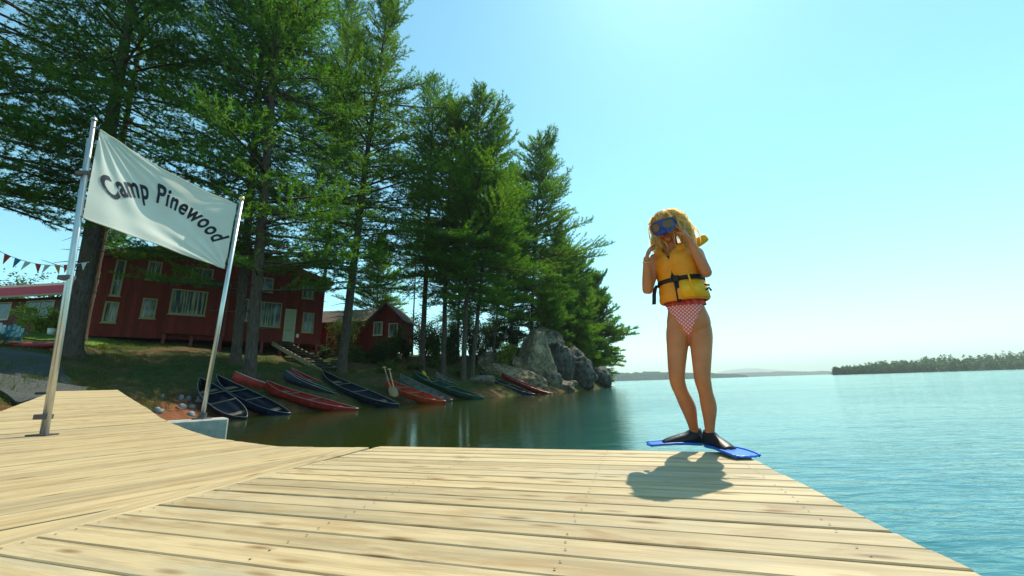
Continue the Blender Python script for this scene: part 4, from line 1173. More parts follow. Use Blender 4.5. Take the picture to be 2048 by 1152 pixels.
def canoes():
    def G(px, py, lift=.05): p = on_ground(px, py); p = np.array(p); p[2] += lift; return p
    def Wt(px, py): return on_level(px, py, WATER_Z) + np.array([0, 0, -.29])
    canoe(G(402,785), Wt(492,838), 'hull_navy', 'near black canoe closest to the flagpole block, tipped on its side', roll=.75, inside='hull_navy')
    canoe(G(433,778), Wt(574,829), 'hull_blue', 'blue canoe with a pale round mark on its bow', roll=.5, inside='hull_navy', mark=(1.62, -1, .09))
    canoe(G(462,772), Wt(716,812), 'hull_red', 'dull red canoe lying behind the long red one with bright gunwales', roll=.30, inside='hull_maroon')
    canoe(G(531,788), Wt(708,821), 'hull_red', 'long red canoe with bright gunwales at the waterline', roll=.25, inside='hull_red')
    canoe(G(566,765), Wt(745,812), 'hull_navy', 'dark canoe squeezed between the long red canoe and the red one with a raised bow', roll=.2, inside='hull_navy')
    canoe(G(578,759), Wt(752,811), 'hull_red', 'red canoe with its bow raised high on the bank below the steps', roll=.3, inside='hull_red')
    canoe(G(628,759), Wt(790,814), 'hull_navy', 'navy canoe left of the bright red one with paddles', roll=.3, inside='hull_navy')
    canoe(G(744,767), Wt(886,808), 'hull_bright', 'bright orange red canoe with two paddles propped in it', roll=.2, inside='hull_bright')
    canoe(G(800,767), Wt(900,803), 'hull_grey', 'grey canoe right behind the bright orange red one', roll=.25, inside='hull_grey')
    canoe(G(826,760), Wt(960,798), 'hull_green', 'dark green canoe with a yellow paddle', roll=.25, inside='hull_green')
    canoe(G(884,765), Wt(980,794), 'hull_grey', 'grey canoe lying between the green and the blue canoe', roll=.3, inside='hull_green')
    canoe(G(950,749), Wt(1045,783), 'hull_navy', 'dark canoe whose bow shows above the far blue canoe', roll=.2, inside='hull_navy')
    canoe(G(960,757), Wt(1064,790), 'hull_blue', 'blue canoe right of the grey ones, in front of the rock slabs', roll=.3, inside='hull_navy')
    canoe(G(1003,758), Wt(1100,788), 'hull_maroon', 'last canoe of the row, dark red, beside the rock slabs', roll=.25, inside='hull_red')
    def paddle(a, b, mat, label):
        a = np.array(a); b = np.array(b); d = (b-a)/np.linalg.norm(b-a); L = np.linalg.norm(b-a)
        r = empty('paddle', a); tag(r, label, 'paddle', 'canoe paddles')
        b = b - a
        Geo().tube([(0,0,0), b*.68], .017, 6).build('shaft', M[mat], r)
        Geo().tube([b*.66, b*.72, b*.85, b*.97, b], [.02, .075, .095, .085, .02], 8, True, (1, .14)).build('blade', M[mat], r)
        Geo().tube([-d*.02 + np.array([.05,0,0]), -d*.02 - np.array([.05,0,0])], .018, 6).build('grip', M[mat], r)
    p = on_level(792, 783, .35)
    q = at_depth(768, 737, p[1]); paddle(at_depth(769, 736, p[1]-.1), at_depth(786, 792, p[1]+.1), 'rail_wood', 'wooden paddle leaning up from the bright orange red canoe, left one')
    paddle(at_depth(779, 740, p[1]), at_depth(792, 794, p[1]), 'rail_wood', 'wooden paddle leaning up from the bright orange red canoe, right one')
    P = on_ground(826, 760); paddle(at_depth(866, 768, P[1]-.6), at_depth(845, 742, P[1]-.5), 'yellow_paddle', 'yellow paddle lying in the dark green canoe')
canoes()
# ------------------------------------------------------------------ flag poles and banner
def lift_z(x, y): return ramp_z(np.array([x, y])@np.array([-.8, .6]))
PL = on_level(92, 868, .05); PL[2] = lift_z(PL[0], PL[1])
PR = on_level(404, 838, .05)
def ground_pole():
    # left support: two steel tubes side by side, clamped at the foot
    top = at_depth(188, 240, PL[1] + .05)
    r = empty('double_flagpole', PL); tag(r, 'pair of steel tubes clamped together, holding the left side of the banner', 'flagpole')
    T = top - PL
    for dx, base, k in ((.0, (0, 0, 0), 1.0), (1, (-.07, .02, 0), .93)):
        a = np.array(base, float); b = T*k + (np.array([-.05, .02, 0]) if dx else 0)
        Geo().tube([a, a + (b-a)*.5 + np.array([.012, 0, 0]), b], (.025 if not dx else .022), 14).build('tube', M['pole'], r, True)
    for f in (.05, .45, .80):
        c = T*f + np.array([-.045*(1-f) - .02, .01, 0])
        Geo().box(c[0]-.09, c[0]+.07, c[1]-.045, c[1]+.045, c[2]-.03, c[2]+.03).build('clamp', M['clamp'], r, bevel=.006)
    Geo().box(-.17, .08, -.07, .07, .002, .02).build('base_plate', M['clamp'], r)
    Geo().tube([T, T + np.array([.0, 0, .03])], [.04, .03], 12).build('cap', M['pole'], r)
    # right pole on its concrete block
    top2 = at_depth(483, 402, PR[1] + .02)
    r2 = empty('flagpole', PR); tag(r2, 'single steel flagpole with a gold ball, holding the right side of the banner', 'flagpole')
    T2 = top2 - PR
    Geo().tube([(0,0,0), T2*.5, T2], .034, 14).build('tube', M['pole'], r2, True)
    bm = bmesh.new(); bmesh.ops.create_uvsphere(bm, u_segments=16, v_segments=10, radius=.05)
    for f in bm.faces: f.smooth = True
    me = bpy.data.meshes.new('finial'); bm.to_mesh(me); bm.free(); link('finial', me, M['brass'], r2, T2 + np.array([0, 0, .045]))
    Geo().tube([(0,0,.002), (0,0,.10)], .06, 12).build('socket', M['clamp'], r2)
    Geo().box(-.10, .10, -.10, .10, .001, .022).build('base_plate', M['clamp'], r2)
    # the concrete block
    q = on_level(436, 843, PR[2]); w = on_level(350, 849, PR[2])
    e = (q - w)[:2]; L = np.linalg.norm(e); e /= L; n = np.array([-e[1], e[0]])
    ang = math.atan2(e[1], e[0]); cen = PR[:2]
    b = Geo().box(-.85, .34, -.24, .24, -2.0 - PR[2], 0.0).build('concrete_block', M['concrete'], None, bevel=.02, loc=(PR[0], PR[1], PR[2] - .001), rot=(0, 0, ang))
    tag(b, 'pale concrete block in the water carrying the single flagpole', 'block')
    return T, T2
TL_VEC, TR_VEC = ground_pole()

def banner():
    tl = at_depth(200, 259, PL[1] + .02); bl = at_depth(166, 435, PL[1] + .02)
    tr = at_depth(474, 409, PR[1] - .03); br = at_depth(449, 537, PR[1] - .05)
    nrm = np.cross(tr - tl, bl - tl); nrm /= np.linalg.norm(nrm)
    if nrm@(EYE - tl) < 0: nrm = -nrm
    def surf(u, v):
        """u left to right, v top to bottom"""
        u = np.asarray(u, float); v = np.asarray(v, float)
        P = ((1-u)*(1-v))[..., None]*tl + (u*(1-v))[..., None]*tr + ((1-u)*v)[..., None]*bl + (u*v)[..., None]*br
        sag = np.sin(np.pi*u)*(1-v)**2*.055                      # upper hem hangs
        hem = np.sin(np.pi*u)*v**3*.05
        P = P + np.array([0, 0, -1.0])*(sag - hem*.4)[..., None]
        bel = .16*np.sin(np.pi*u)*np.sin(np.pi*np.clip(v*.8+.1, 0, 1))
        # tension folds fanning from the upper left and the lower right corner
        a1 = np.arctan2(v + .02, u + .02); r1 = np.hypot(u, v)
        f1 = .020*np.sin(a1*26)*np.exp(-r1*2.2)*np.clip(r1*6, 0, 1)
        a2 = np.arctan2(1.03 - v, 1.03 - u); r2 = np.hypot(1-u, 1-v)
        f2 = .028*np.sin(a2*20 + .6)*np.exp(-r2*3.0)*np.clip(r2*6, 0, 1)
        a3 = np.arctan2(v + .03, 1.03 - u); r3 = np.hypot(1-u, v); f3 = .012*np.sin(a3*22)*np.exp(-r3*3)*np.clip(r3*6, 0, 1)
        w = .014*np.sin(u*9 + v*7) + .010*np.sin(u*17 - v*11 + 1)
        return P - nrm*(bel + f1*1.2 + f2 + f3 + w*.8*np.sin(np.pi*u))[..., None]
    nu, nv = 120, 70
    U, Vv = np.meshgrid(np.linspace(0, 1, nu), np.linspace(0, 1, nv))
    P = surf(U, Vv); I = np.arange(nu*nv).reshape(nv, nu)
    F = np.stack([I[:-1,:-1], I[1:,:-1], I[1:,1:], I[:-1,1:]], -1).reshape(-1, 4)
    r = empty('banner', tl); tag(r, 'white cloth banner reading Camp Pinewood stretched between the poles', 'banner')
    link('cloth', mesh_np('cloth', P.reshape(-1, 3) - tl, F, True), M['banner'], r)
    for v_ in (0.0, 1.0):                        # hems
        pts = surf(np.linspace(0, 1, 60), np.full(60, v_)) - tl
        Geo().tube(pts, .011, 6).build('hem', M['banner'], r, True)
    for c, p in ((tl, PL + TL_VEC*.975), (bl, PL + TL_VEC*.66), (tr, PR + TR_VEC*.985), (br, PR + TR_VEC*.70)):
        Geo().tube([c - tl, (c + p)/2 - tl + np.array([0, 0, -.015]), p - tl], .008, 5).build('tie', M['clamp'], r)
    # lettering on an arc
    cu = bpy.data.curves.new('lettering', 'FONT'); cu.body = 'Camp Pinewood'; cu.size = 1.0; cu.offset = .027; cu.resolution_u = 4; cu.space_character = 1.12
    to = bpy.data.objects.new('lettering_source', cu); COL.objects.link(to)
    dg = bpy.context.evaluated_depsgraph_get()
    me = bpy.data.meshes.new_from_object(to.evaluated_get(dg))
    bpy.data.objects.remove(to)
    bm = bmesh.new(); bm.from_mesh(me)
    bmesh.ops.triangulate(bm, faces=bm.faces)
    xs = [v.co.x for v in bm.verts]
    x0, x1 = min(xs), max(xs)
    for t in np.arange(x0, x1, .09):
        bmesh.ops.bisect_plane(bm, geom=bm.verts[:]+bm.edges[:]+bm.faces[:], plane_co=(t, 0, 0), plane_no=(1, 0, 0))
    for t in np.arange(-.25, .8, .09):
        bmesh.ops.bisect_plane(bm, geom=bm.verts[:]+bm.edges[:]+bm.faces[:], plane_co=(0, t, 0), plane_no=(0, 1, 0))
    Wb = float(np.linalg.norm(tr - tl)); Hb = float(np.linalg.norm(bl - tl))
    Rr = .96; span = rad(102); hgt = .45                       # arc radius, opening, em height in metres
    cu_, cv_ = .51, .42                                        # where the arc's crown (baseline) lies
    co = np.array([v.co for v in bm.verts])
    th = (co[:, 0] - (x0 + x1)/2)/(x1 - x0)*span
    rr = Rr + co[:, 1]*hgt
    du = rr*np.sin(th); dv = Rr - rr*np.cos(th)
    uu = cu_ + du/Wb; vv = cv_ + dv/Hb
    Q = surf(uu, vv) + nrm*.006 - tl
    for v, q in zip(bm.verts, Q): v.co = q
    lm = bpy.data.meshes.new('lettering'); bm.to_mesh(lm); bm.free()
    link('lettering', lm, M['ink'], r)
banner()

def bunting():
    a = at_depth(-60, 470, 13.0); b = at_depth(178, 524, 17.2)
    r = empty('bunting', a); tag(r, 'string of small coloured pennants hung toward the big dark pine', 'bunting')
    def P(f): return a + (b-a)*f + np.array([0, 0, -.55*math.sin(math.pi*f)])
    Geo().tube([P(f) - a for f in np.linspace(0, 1, 24)], .012, 5).build('cord', M['pen_white'], r)
    cols = ['pen_red', 'pen_white', 'pen_orange', 'pen_red', 'pen_blue', 'pen_white']
    n = 12
    for k in range(n):
        f0, f1 = (k+.12)/n, (k+.72)/n
        p, q = P(f0), P(f1); tip = (p+q)/2 + np.array([random.uniform(-.1,.1), random.uniform(-.12,.12), -.36])
        nn = np.array([.01, .01, 0])
        Geo().add([p-a, q-a, tip-a, p-a+nn, q-a+nn, tip-a+nn], [(0,1,2),(3,5,4),(0,3,4,1),(1,4,5,2),(2,5,3,0)]).build('pennant', M[cols[k % 6]], r)
bunting()

def yard():
    # two slatted garden chairs, a kayak, a bucket on the lawn
    def chair(px, py, rz, label):
        p = on_ground(px, py)
        r = empty('garden_chair', p, rz); tag(r, label, 'chair', 'blue slatted garden chairs')
        for k in range(5):
            x = -.26 + .13*k; h = .62 + .09*(2 - abs(k - 2))
            Geo().bar((x, .28, .30), (x, .62, .30 + h), .11, .02).build('back_slat', M['chair_blue'], r)
        for k in range(5): Geo().box(-.30, .30, -.28 + .125*k, -.28 + .125*k + .105, .40 - .03*k, .42 - .03*k).build('seat_slat', M['chair_blue'], r)
        for s in (-1, 1):
            Geo().box(s*.40 - .07, s*.40 + .07, -.36, .45, .60, .625).build('armrest', M['chair_blue'], r)
            Geo().box(s*.34 - .025, s*.34 + .025, -.32, -.22, -.05, .598).build('leg', M['chair_blue'], r)
            Geo().bar((s*.34, .55, 0), (s*.34, -.25, .36), .04, .10).build('leg', M['chair_blue'], r)
    chair(16, 692, rad(48), 'blue slatted garden chair on the lawn, nearer one at the left edge')
    chair(-12, 686, rad(62), 'blue slatted garden chair cut by the left edge of the picture')
    p = on_ground(76, 697); V = []
    r = empty('kayak', (p[0], p[1], p[2] + .12), rad(18)); tag(r, 'small red kayak lying on the ground left of the big dark pine', 'kayak')
    x = np.linspace(-1.25, 1.25, 15)
    Geo().tube([(a, 0, .10*(abs(a)/1.25)**2) for a in x], [max(.02, .30*(1 - (abs(a)/1.25)**2.2)**.7) for a in x], 12, True, (.55, 1), (0, 0, 1)).build('shell', M['kayak'], r, True)
    Geo().tube([(.3*math.cos(t)+.05, .17*math.sin(t), .165) for t in np.linspace(0, 6.283, 17)], .02, 6, False).build('cockpit_rim', M['clamp'], r, True)
    p = on_ground(101, 671)
    b = empty('bucket', p); tag(b, 'white bucket standing at the edge of the lawn', 'bucket')
    Geo().tube([(0,0,0), (0,0,.42)], [.15, .19], 14).build('body', M['white_paint'], b, True)
    Geo().tube([(0,0,.40), (0,0,.43)], [.20, .20], 14).build('rim', M['white_paint'], b)
yard()
# ------------------------------------------------------------------ the swimmer
# local axes: X to the viewer's right, Y away from the camera, Z up; origin on the boards between the feet
P_ORG = on_level(1404, 900, 0.0)
_los = P_ORG[:2]/np.linalg.norm(P_ORG[:2])
P_ROT = math.atan2(-_los[0], _los[1])
def ellipse_ring(c, rx, ry, yaw=0.0, n=24, p=2.0, tilt=(0, 0)):
    out = []
    for k in range(n):
        a = 2*math.pi*k/n
        ca, sa = math.cos(a), math.sin(a)
        x = rx*math.copysign(abs(ca)**(2/p), ca); y = ry*math.copysign(abs(sa)**(2/p), sa)
        xx = x*math.cos(yaw) - y*math.sin(yaw); yy = x*math.sin(yaw) + y*math.cos(yaw)
        out.append((c[0] + xx, c[1] + yy, c[2] + tilt[0]*xx + tilt[1]*yy))
    return out
def loft(rings, caps=True):
    n = len(rings[0]); V = [v for r in rings for v in r]; F = []
    for i in range(len(rings)-1):
        F += [(i*n+k, i*n+(k+1) % n, (i+1)*n+(k+1) % n, (i+1)*n+k) for k in range(n)]
    if caps: F += [tuple(range(n))[::-1], tuple((len(rings)-1)*n + k for k in range(n))]
    return V, F
def ellipsoid(c, r, n=16, m=12, yaw=0.0):
    rings = []
    for i in range(1, m):
        t = -math.pi/2 + math.pi*i/m
        rings.append(ellipse_ring((c[0], c[1], c[2] + r[2]*math.sin(t)), r[0]*math.cos(t), r[1]*math.cos(t), yaw, n))
    return loft(rings)
def limb(g, rows, n=16, samples=26, flat=(1, 1), ref=None):
    S = spline(rows, samples); V, F = tube_np(S[:, :3], np.maximum(S[:, 3], .003), n, True, flat, ref); g.add(V, F)

YAW_HIP, YAW_CHEST, YAW_HEAD = rad(-8), rad(-22), rad(-16)     # turned towards the viewer's left
HEADC = np.array([-.035, -.03, 1.585])
def head_frame():
    f = np.array([math.sin(YAW_HEAD), -math.cos(YAW_HEAD), -.40]); f /= np.linalg.norm(f)    # looks a little down
    r = np.cross(f, [0, 0, 1.0]); r /= np.linalg.norm(r); r = -r if r[0] < 0 else r
    u = np.cross(r, f); u = u if u[2] > 0 else -u
    # a slight tilt of the head
    t = rad(5); r, u = r*math.cos(t) + u*math.sin(t), u*math.cos(t) - r*math.sin(t)
    return r, f, u
HR, HF, HU = head_frame()
def hp(a, b, c): return HEADC + HR*a + HF*b + HU*c            # right, forward, up

def person():
    root = empty('person', (P_ORG[0], P_ORG[1], 0.0), P_ROT)
    tag(root, 'person in yellow life vest, blue diving mask and swim fins standing at the dock edge', 'person')
    g = Geo()
    # torso
    T = [(.755,.020,.012,.05,.06,0), (.785,.020,.012,.112,.088,0), (.82,.021,.012,.142,.102,0), (.87,.022,.010,.145,.102,0), (.93,.021,.004,.130,.090,0), (.99,.018,.0,.118,.083,.2),
         (1.05,.014,.0,.112,.080,.4), (1.12,.010,-.002,.122,.085,.6), (1.20,.006,-.004,.135,.096,.8), (1.27,.002,-.004,.142,.098,1), (1.33,-.004,.002,.146,.088,1), (1.37,-.01,.010,.135,.070,1), (1.40,-.014,.014,.10,.058,1), (1.425,-.018,.012,.06,.05,1)]
    S = spline(T, 34)
    g.add(*loft([ellipse_ring((q[1], q[2], q[0]), q[3], q[4], YAW_HIP + (YAW_CHEST - YAW_HIP)*min(1, max(0, q[5])), 32, 2.3) for q in S]))
    cy, sy = math.cos(YAW_CHEST), math.sin(YAW_CHEST)
    for s in (-1, 1):                                            # bust and seat
        c = np.array([.004 + s*.062*cy + .06*sy, -.004 + s*.062*sy - .066*cy, 1.245]); g.add(*ellipsoid(c, (.056, .052, .055)))
        g.add(*ellipsoid((.022 + s*.068, .062, .835), (.078, .068, .085)))
    # neck and head
    limb(g, [(-.016, .016, 1.38, .062), (-.022, .008, 1.44, .050), (-.028, -.002, 1.49, .050), (-.032, -.008, 1.54, .055)], 16, 10)
    g.add(*[(v, f) for v, f in [ellipsoid((0, 0, 0), (1, 1, 1), 28, 20)]][0])
    base = len(g.V) - len(ellipsoid((0, 0, 0), (1, 1, 1), 28, 20)[0])
    for i in range(base, len(g.V)):                              # skull with jaw and chin
        x, y, z = g.V[i]
        w = .076*(1 - .30*max(0, -z)**1.5); b = -y*(.098 if y < 0 else .100)
        if y < 0 and z < -.2: b *= (1 - .10*max(0, -z - .2))
        g.V[i] = tuple(hp(x*w, b*(1 if y > 0 else .92) - .004, z*.118))
    g.add(*ellipsoid(hp(0, .070, -.088), (.026, .024, .022)))    # chin
    for s in (-1, 1):
        g.add(*ellipsoid(hp(s*.036, .068, -.030), (.026, .024, .026)))   # cheek
        g.add(*ellipsoid(hp(s*.077, -.008, -.015), (.010, .020, .030)))  # ear
    limb(g, [(*hp(0, .088, .015), .008), (*hp(0, .104, -.020), .012), (*hp(0, .110, -.032), .014), (*hp(0, .092, -.042), .010)], 10, 10)   # nose
    # legs
    leg1 = [(-.050,.01,.90,.045),(-.052,.01,.85,.070),(-.060,.008,.77,.078),(-.074,.002,.67,.070),(-.090,-.012,.56,.060),(-.098,-.020,.475,.053),(-.096,-.014,.43,.051),(-.082,.012,.37,.047),(-.060,.050,.30,.0515),(-.048,.078,.25,.049),(-.040,.105,.18,.038),(-.033,.128,.11,.031),(-.028,.138,.055,.034),(-.03,.138,.03,.03)]
    leg2 = [(.092,.012,.90,.045),(.093,.012,.85,.070),(.090,.004,.77,.079),(.082,-.008,.67,.071),(.070,-.030,.56,.060),(.062,-.042,.475,.053),(.064,-.038,.43,.051),(.070,-.020,.37,.046),(.077,.006,.30,.0505),(.077,.020,.25,.048),(.070,.032,.18,.037),(.062,.040,.10,.030),(.058,.048,.055,.033),(.06,.045,.03,.03)]
    limb(g, leg1, 20, 40); limb(g, leg2, 20, 40)
    for (hx, hy), (dx, dy) in (((-.02,.145), (-.95,-.28)), ((.055,.06), (.46,-.89))):
        d = np.array([dx, dy]); limb(g, [(hx, hy, .045, .034), (hx + dx*.07, hy + dy*.07, .05, .036), (hx + dx*.14, hy + dy*.14, .04, .036), (hx + dx*.205, hy + dy*.205, .034, .026)], 14, 12, (.72, 1.15), (0, 0, 1))
    # arms; her left arm is on the viewer's right
    def arm(sh, el, wr): 
        sh, el, wr = map(np.array, (sh, el, wr))
        up = (el - sh)
        rows = [(*(sh - up*.12), .046), (*sh, .050), (*(sh + up*.35), .043), (*(sh + up*.75), .037), (*el, .035)]
        f = wr - el
        rows += [(*(el + f*.22), .038), (*(el + f*.6), .031), (*(el + f*.9), .0235), (*wr, .022)]
        limb(g, rows, 16, 36)
    SHL, ELL, WRL = (.142, .015, 1.352), (.178, -.150, 1.165), (.098, -.165, 1.425)
    SHR, ELR, WRR = (-.142, -.015, 1.345), (-.222, -.085, 1.100), (-.198, -.165, 1.335)
    arm(SHL, ELL, WRL); arm(SHR, ELR, WRR)
    # hands: palm, four fingers, thumb
    def hand(wr, axis, palm_n, thumb_side, curl):
        wr = np.array(wr, float); a = np.array(axis, float); a /= np.linalg.norm(a)
        n = np.array(palm_n, float); n -= a*(a@n); n /= np.linalg.norm(n); s = np.cross(a, n); s = s*thumb_side
        V, F = tube_np([wr - a*.01, wr + a*.02, wr + a*.05, wr + a*.080, wr + a*.088], [.021, .029, .037, .037, .030], 14, True, (.42, 1), n); g.add(V, F)
        for k, (off, L) in enumerate(((.027, .066), (.009, .074), (-.009, .068), (-.026, .054))):
            p = wr + a*.078 + s*off; pts = [p - a*.02]; d = a.copy(); c = curl*(1 + .12*k)
            for seg, fr in enumerate((.45, .32, .26)):
                pts.append(p); ang = c*(.55 + .45*seg); d = d*math.cos(ang) + n*math.sin(ang); d /= np.linalg.norm(d); p = p + d*L*fr
            pts.append(p)
            V, F = tube_np(spline(pts, 9), np.linspace(.0088, .0068, 9), 8); g.add(V, F)
        b = wr + a*.022 + s*.022; q = b + (s*.8 + a*.6)*.034 + n*.010; t = q + (a*.9 + s*.15 + n*.45)*.034
        V, F = tube_np(spline([b - s*.01, q, t], 8), np.linspace(.0125, .0075, 8), 8); g.add(V, F)
    hand(WRL, hp(.088, .055, .005) - np.array(WRL), (-.75, .45, -.1), 1, .22)
    hand(WRR, hp(-.095, .045, -.045) - np.array(WRR), (.85, .30, -.3), -1, .30)
    src = mesh_py('body', g.V, g.F)
    tmp = link('body_source', src)
    rm = tmp.modifiers.new('skin', 'REMESH'); rm.mode = 'VOXEL'; rm.voxel_size = .0066; rm.use_smooth_shade = True
    sm = tmp.modifiers.new('soft', 'SMOOTH'); sm.factor = .5; sm.iterations = 5
    dg = bpy.context.evaluated_depsgraph_get()
    me = bpy.data.meshes.new_from_object(tmp.evaluated_get(dg)); me.name = 'body'
    bpy.data.objects.remove(tmp)
    for p in me.polygons: p.use_smooth = True
    me.materials.clear(); me.materials.append(M['skin'])
    body = link('body', me, None, root)

    # --- swimwear cut from the body's own surface
    def garment(name, mat, planes, lift, parent, keep=None, ruffle=0.0, smooth_n=2):
        bm = bmesh.new(); bm.from_mesh(me)
        for co, no in planes:
            bmesh.ops.bisect_plane(bm, geom=bm.verts[:]+bm.edges[:]+bm.faces[:], plane_co=co, plane_no=no, clear_outer=True)
        if keep:
            bmesh.ops.delete(bm, geom=[f for f in bm.faces if not keep(f.calc_center_median())], context='FACES')
        bm.normal_update()
        nn = [(v, v.normal.copy()) for v in bm.verts]
        for v, n in nn:
            k = lift + (ruffle*math.sin(math.atan2(v.co.y, v.co.x)*17 + v.co.z*40) if ruffle else 0)
            v.co += n*k
        m2 = bpy.data.meshes.new(name); bm.to_mesh(m2); bm.free()
        m2.materials.clear(); m2.materials.append(mat)
        o = link(name, m2, None, parent); 
        so = o.modifiers.new('thickness', 'SOLIDIFY'); so.thickness = .003; so.offset = 0
        return o
    # brief: high cut legs, one slanting plane for each side
    garment('swim_brief', M['gingham'], [((0, 0, .975), (.04, 0, 1)), ((0, 0, .74), (0, 0, -1)),
            ((.012, 0, .748), (-.885, -.04, -.465)), ((.018, 0, .748), (.885, -.04, -.465))], .004, root)
    garment('shirt_hem', M['red_cloth'], [((0, 0, 1.06), (0, 0, 1)), ((0, 0, .975), (-.06, .05, -1))], .011, root, keep=lambda c: abs(c.x - .01) < .16, ruffle=.006)

    # --- life vest
    vest = empty('life_vest'); vest.parent = root; vest['label'] = 'orange yellow padded life vest with black belt'
    Z = [(1.000,.015,-.002,.150,.128), (1.012,.015,-.002,.166,.142), (1.06,.014,-.004,.164,.142), (1.11,.012,-.005,.158,.138), (1.150,.010,-.006,.152,.132), (1.19,.008,-.006,.160,.140), (1.25,.004,-.007,.168,.148), (1.31,-.002,-.006,.162,.142), (1.355,-.008,-.002,.140,.122), (1.395,-.013,.004,.112,.100), (1.415,-.016,.008,.095,.088)]
    S = spline(Z, 44); rings = []; n = 72
    for q in S:
        ring = []
        for k in range(n):
            a = 2*math.pi*k/n; ca, sa = math.cos(a), math.sin(a)
            front = abs(((a - 1.5*math.pi) + math.pi) % (2*math.pi) - math.pi)
            dip = .016*math.exp(-(front/.055)**2) + .007*math.exp(-((front - 1.35)/.08)**2)
            cell = .004*math.sin(front*5) + .0025*math.sin(q[0]*90 + front*3)
            k2 = 1 - dip/.15 + cell/.15*.6
            x = q[3]*math.copysign(abs(ca)**.82, ca)*k2; y = q[4]*math.copysign(abs(sa)**.82, sa)*k2
            ring.append((q[1] + x*cy - y*sy, q[2] + x*sy + y*cy, q[0]))
        rings.append(ring)
    V, F = loft(rings, False)
    # neck V: drop the faces high up at the front
    def local(v): dx, dy = v[0] + .01, v[1]; return dx*cy + dy*sy, -dx*sy + dy*cy
    F2 = []
    for f in F:
        c = np.mean([V[i] for i in f], axis=0); lx, ly = local(c)
        if ly < 0 and c[2] > 1.335 + abs(lx)*1.05 + .0: continue
        F2.append(f)
    pm = mesh_py('padding', V, F2, True); pad = link('padding', pm, M['vest'], vest)
    so = pad.modifiers.new('thickness', 'SOLIDIFY'); so.thickness = .018; so.offset = -1
    def on_vest(ang, z, out=.0):
        """point on the vest: ang measured from the front centre, positive to the viewer's right"""
        q = [np.interp(z, S[:, 0], S[:, j]) for j in range(5)]
        a = 1.5*math.pi + ang; ca, sa = math.cos(a), math.sin(a)
        x = (q[3] + out)*math.copysign(abs(ca)**.82, ca); y = (q[4] + out)*math.copysign(abs(sa)**.82, sa)
        return (q[1] + x*cy - y*sy, q[2] + x*sy + y*cy, z)
    def band(name, z0, z1, a0, a1, out, mat, slope=0.0, k=60):
        V, F = [], []
        for i in range(k+1):
            a = a0 + (a1 - a0)*i/k; dz = slope*math.sin(a)
            V += [on_vest(a, z0 + dz, out), on_vest(a, z1 + dz, out)]
        for i in range(k): F.append((2*i, 2*i+2, 2*i+3, 2*i+1))
        o = link(name, mesh_py(name, V, F, True), mat, vest); s_ = o.modifiers.new('thickness', 'SOLIDIFY'); s_.thickness = .004; s_.offset = 0
        return o
    band('belt', 1.136, 1.166, 0, 2*math.pi, .004, M['strap'], .006)
    band('zip_flap', 1.17, 1.335, -.055, .055, -.006, M['strap'], k=6)
    band('crotch_strap', .985, 1.136, .02, .17, .007, M['strap'], k=6)
    band('lower_cell', 1.012, 1.128, .22, 1.75, .008, M['vest_yellow'], k=30)
    Geo().box(-.022, .022, -.008, .008, -.022, .022).build('buckle', M['strap'], vest, bevel=.004, loc=on_vest(.10, 1.151, .012), rot=(0, 0, YAW_CHEST))
    Geo().tube([on_vest(.62, 1.172, .012), on_vest(.64, 1.14, .016), on_vest(.66, 1.06, .014), on_vest(.70, 1.005, .012)], .006, 6).build('cord', M['vest_yellow'], vest, True)
    # loose belt end hanging at the viewer's left
    p0 = np.array(on_vest(-1.15, 1.15, .01)); 
    V = []; F = []
    for i, (dx, dz) in enumerate(((0, 0), (-.018, -.03), (-.028, -.07), (-.032, -.115), (-.036, -.15))):
        c = p0 + np.array([dx, -.01*i, dz]); V += [c + np.array([-.014, 0, 0]), c + np.array([.014, .004, 0])]
        if i: F.append((2*i-2, 2*i-1, 2*i+1, 2*i))
    o = link('belt_end', mesh_py('belt_end', V, F), M['strap'], vest); s_ = o.modifiers.new('thickness', 'SOLIDIFY'); s_.thickness = .004
    for k, z in enumerate((1.06, 1.10)):
        q = np.array(on_vest(1.45, z, .004)); Geo().tube([q, q + np.array([.022, -.01, .012 - .02*k]), q + np.array([.034, -.012, -.012])], .007, 6).build('side_strap', M['strap'], vest, True)
    # collar cushion sticking out behind the head
    C = spline([(-.10, .030, 1.395, .034), (-.105, .075, 1.43, .040), (-.03, .112, 1.455, .043), (.07, .095, 1.450, .042), (.15, .055, 1.452, .038), (.212, .030, 1.472, .032), (.226, .025, 1.478, .020)], 30)
    Vc, Fc = tube_np(C[:, :3], C[:, 3], 16, True, (1, .62), (0, 0, 1))
    link('collar', mesh_py('collar', Vc, Fc, True), M['vest_yellow'], vest)
    for s in (-1, 1):
        C = spline([(on_vest(s*.62, 1.36, -.005)), (on_vest(s*.9, 1.41, .0)), (s*.085 - .016, .06, 1.435)], 12)
        link('shoulder_strap', mesh_py('shoulder_strap', *tube_np(C, .030, 12, True, (.5, 1), (0, 0, 1)), True), M['vest'], vest)

    # --- mask
    mask = empty('diving_mask'); mask.parent = root; mask['label'] = 'blue diving mask with two lenses'
    def face_pt(a, c, out):       # wraps round the face: a across in metres, c up
        ang = a/.115
        return hp(math.sin(ang)*(.100 + out)*.97, math.cos(ang)*(.098 + out) + .006, c)
    def outline(sc=1.0, n=40):
        pts = []
        for k in range(n):
            t = 2*math.pi*k/n; ct, st = math.cos(t), math.sin(t)
            x = .098*math.copysign(abs(ct)**.62, ct); z = .049*math.copysign(abs(st)**.62, st)
            if st < 0: z -= .012*math.exp(-((abs(x) - .045)/.030)**2); z += .020*math.exp(-(x/.016)**2)
            pts.append((x*sc, z*sc + .018))
        return pts
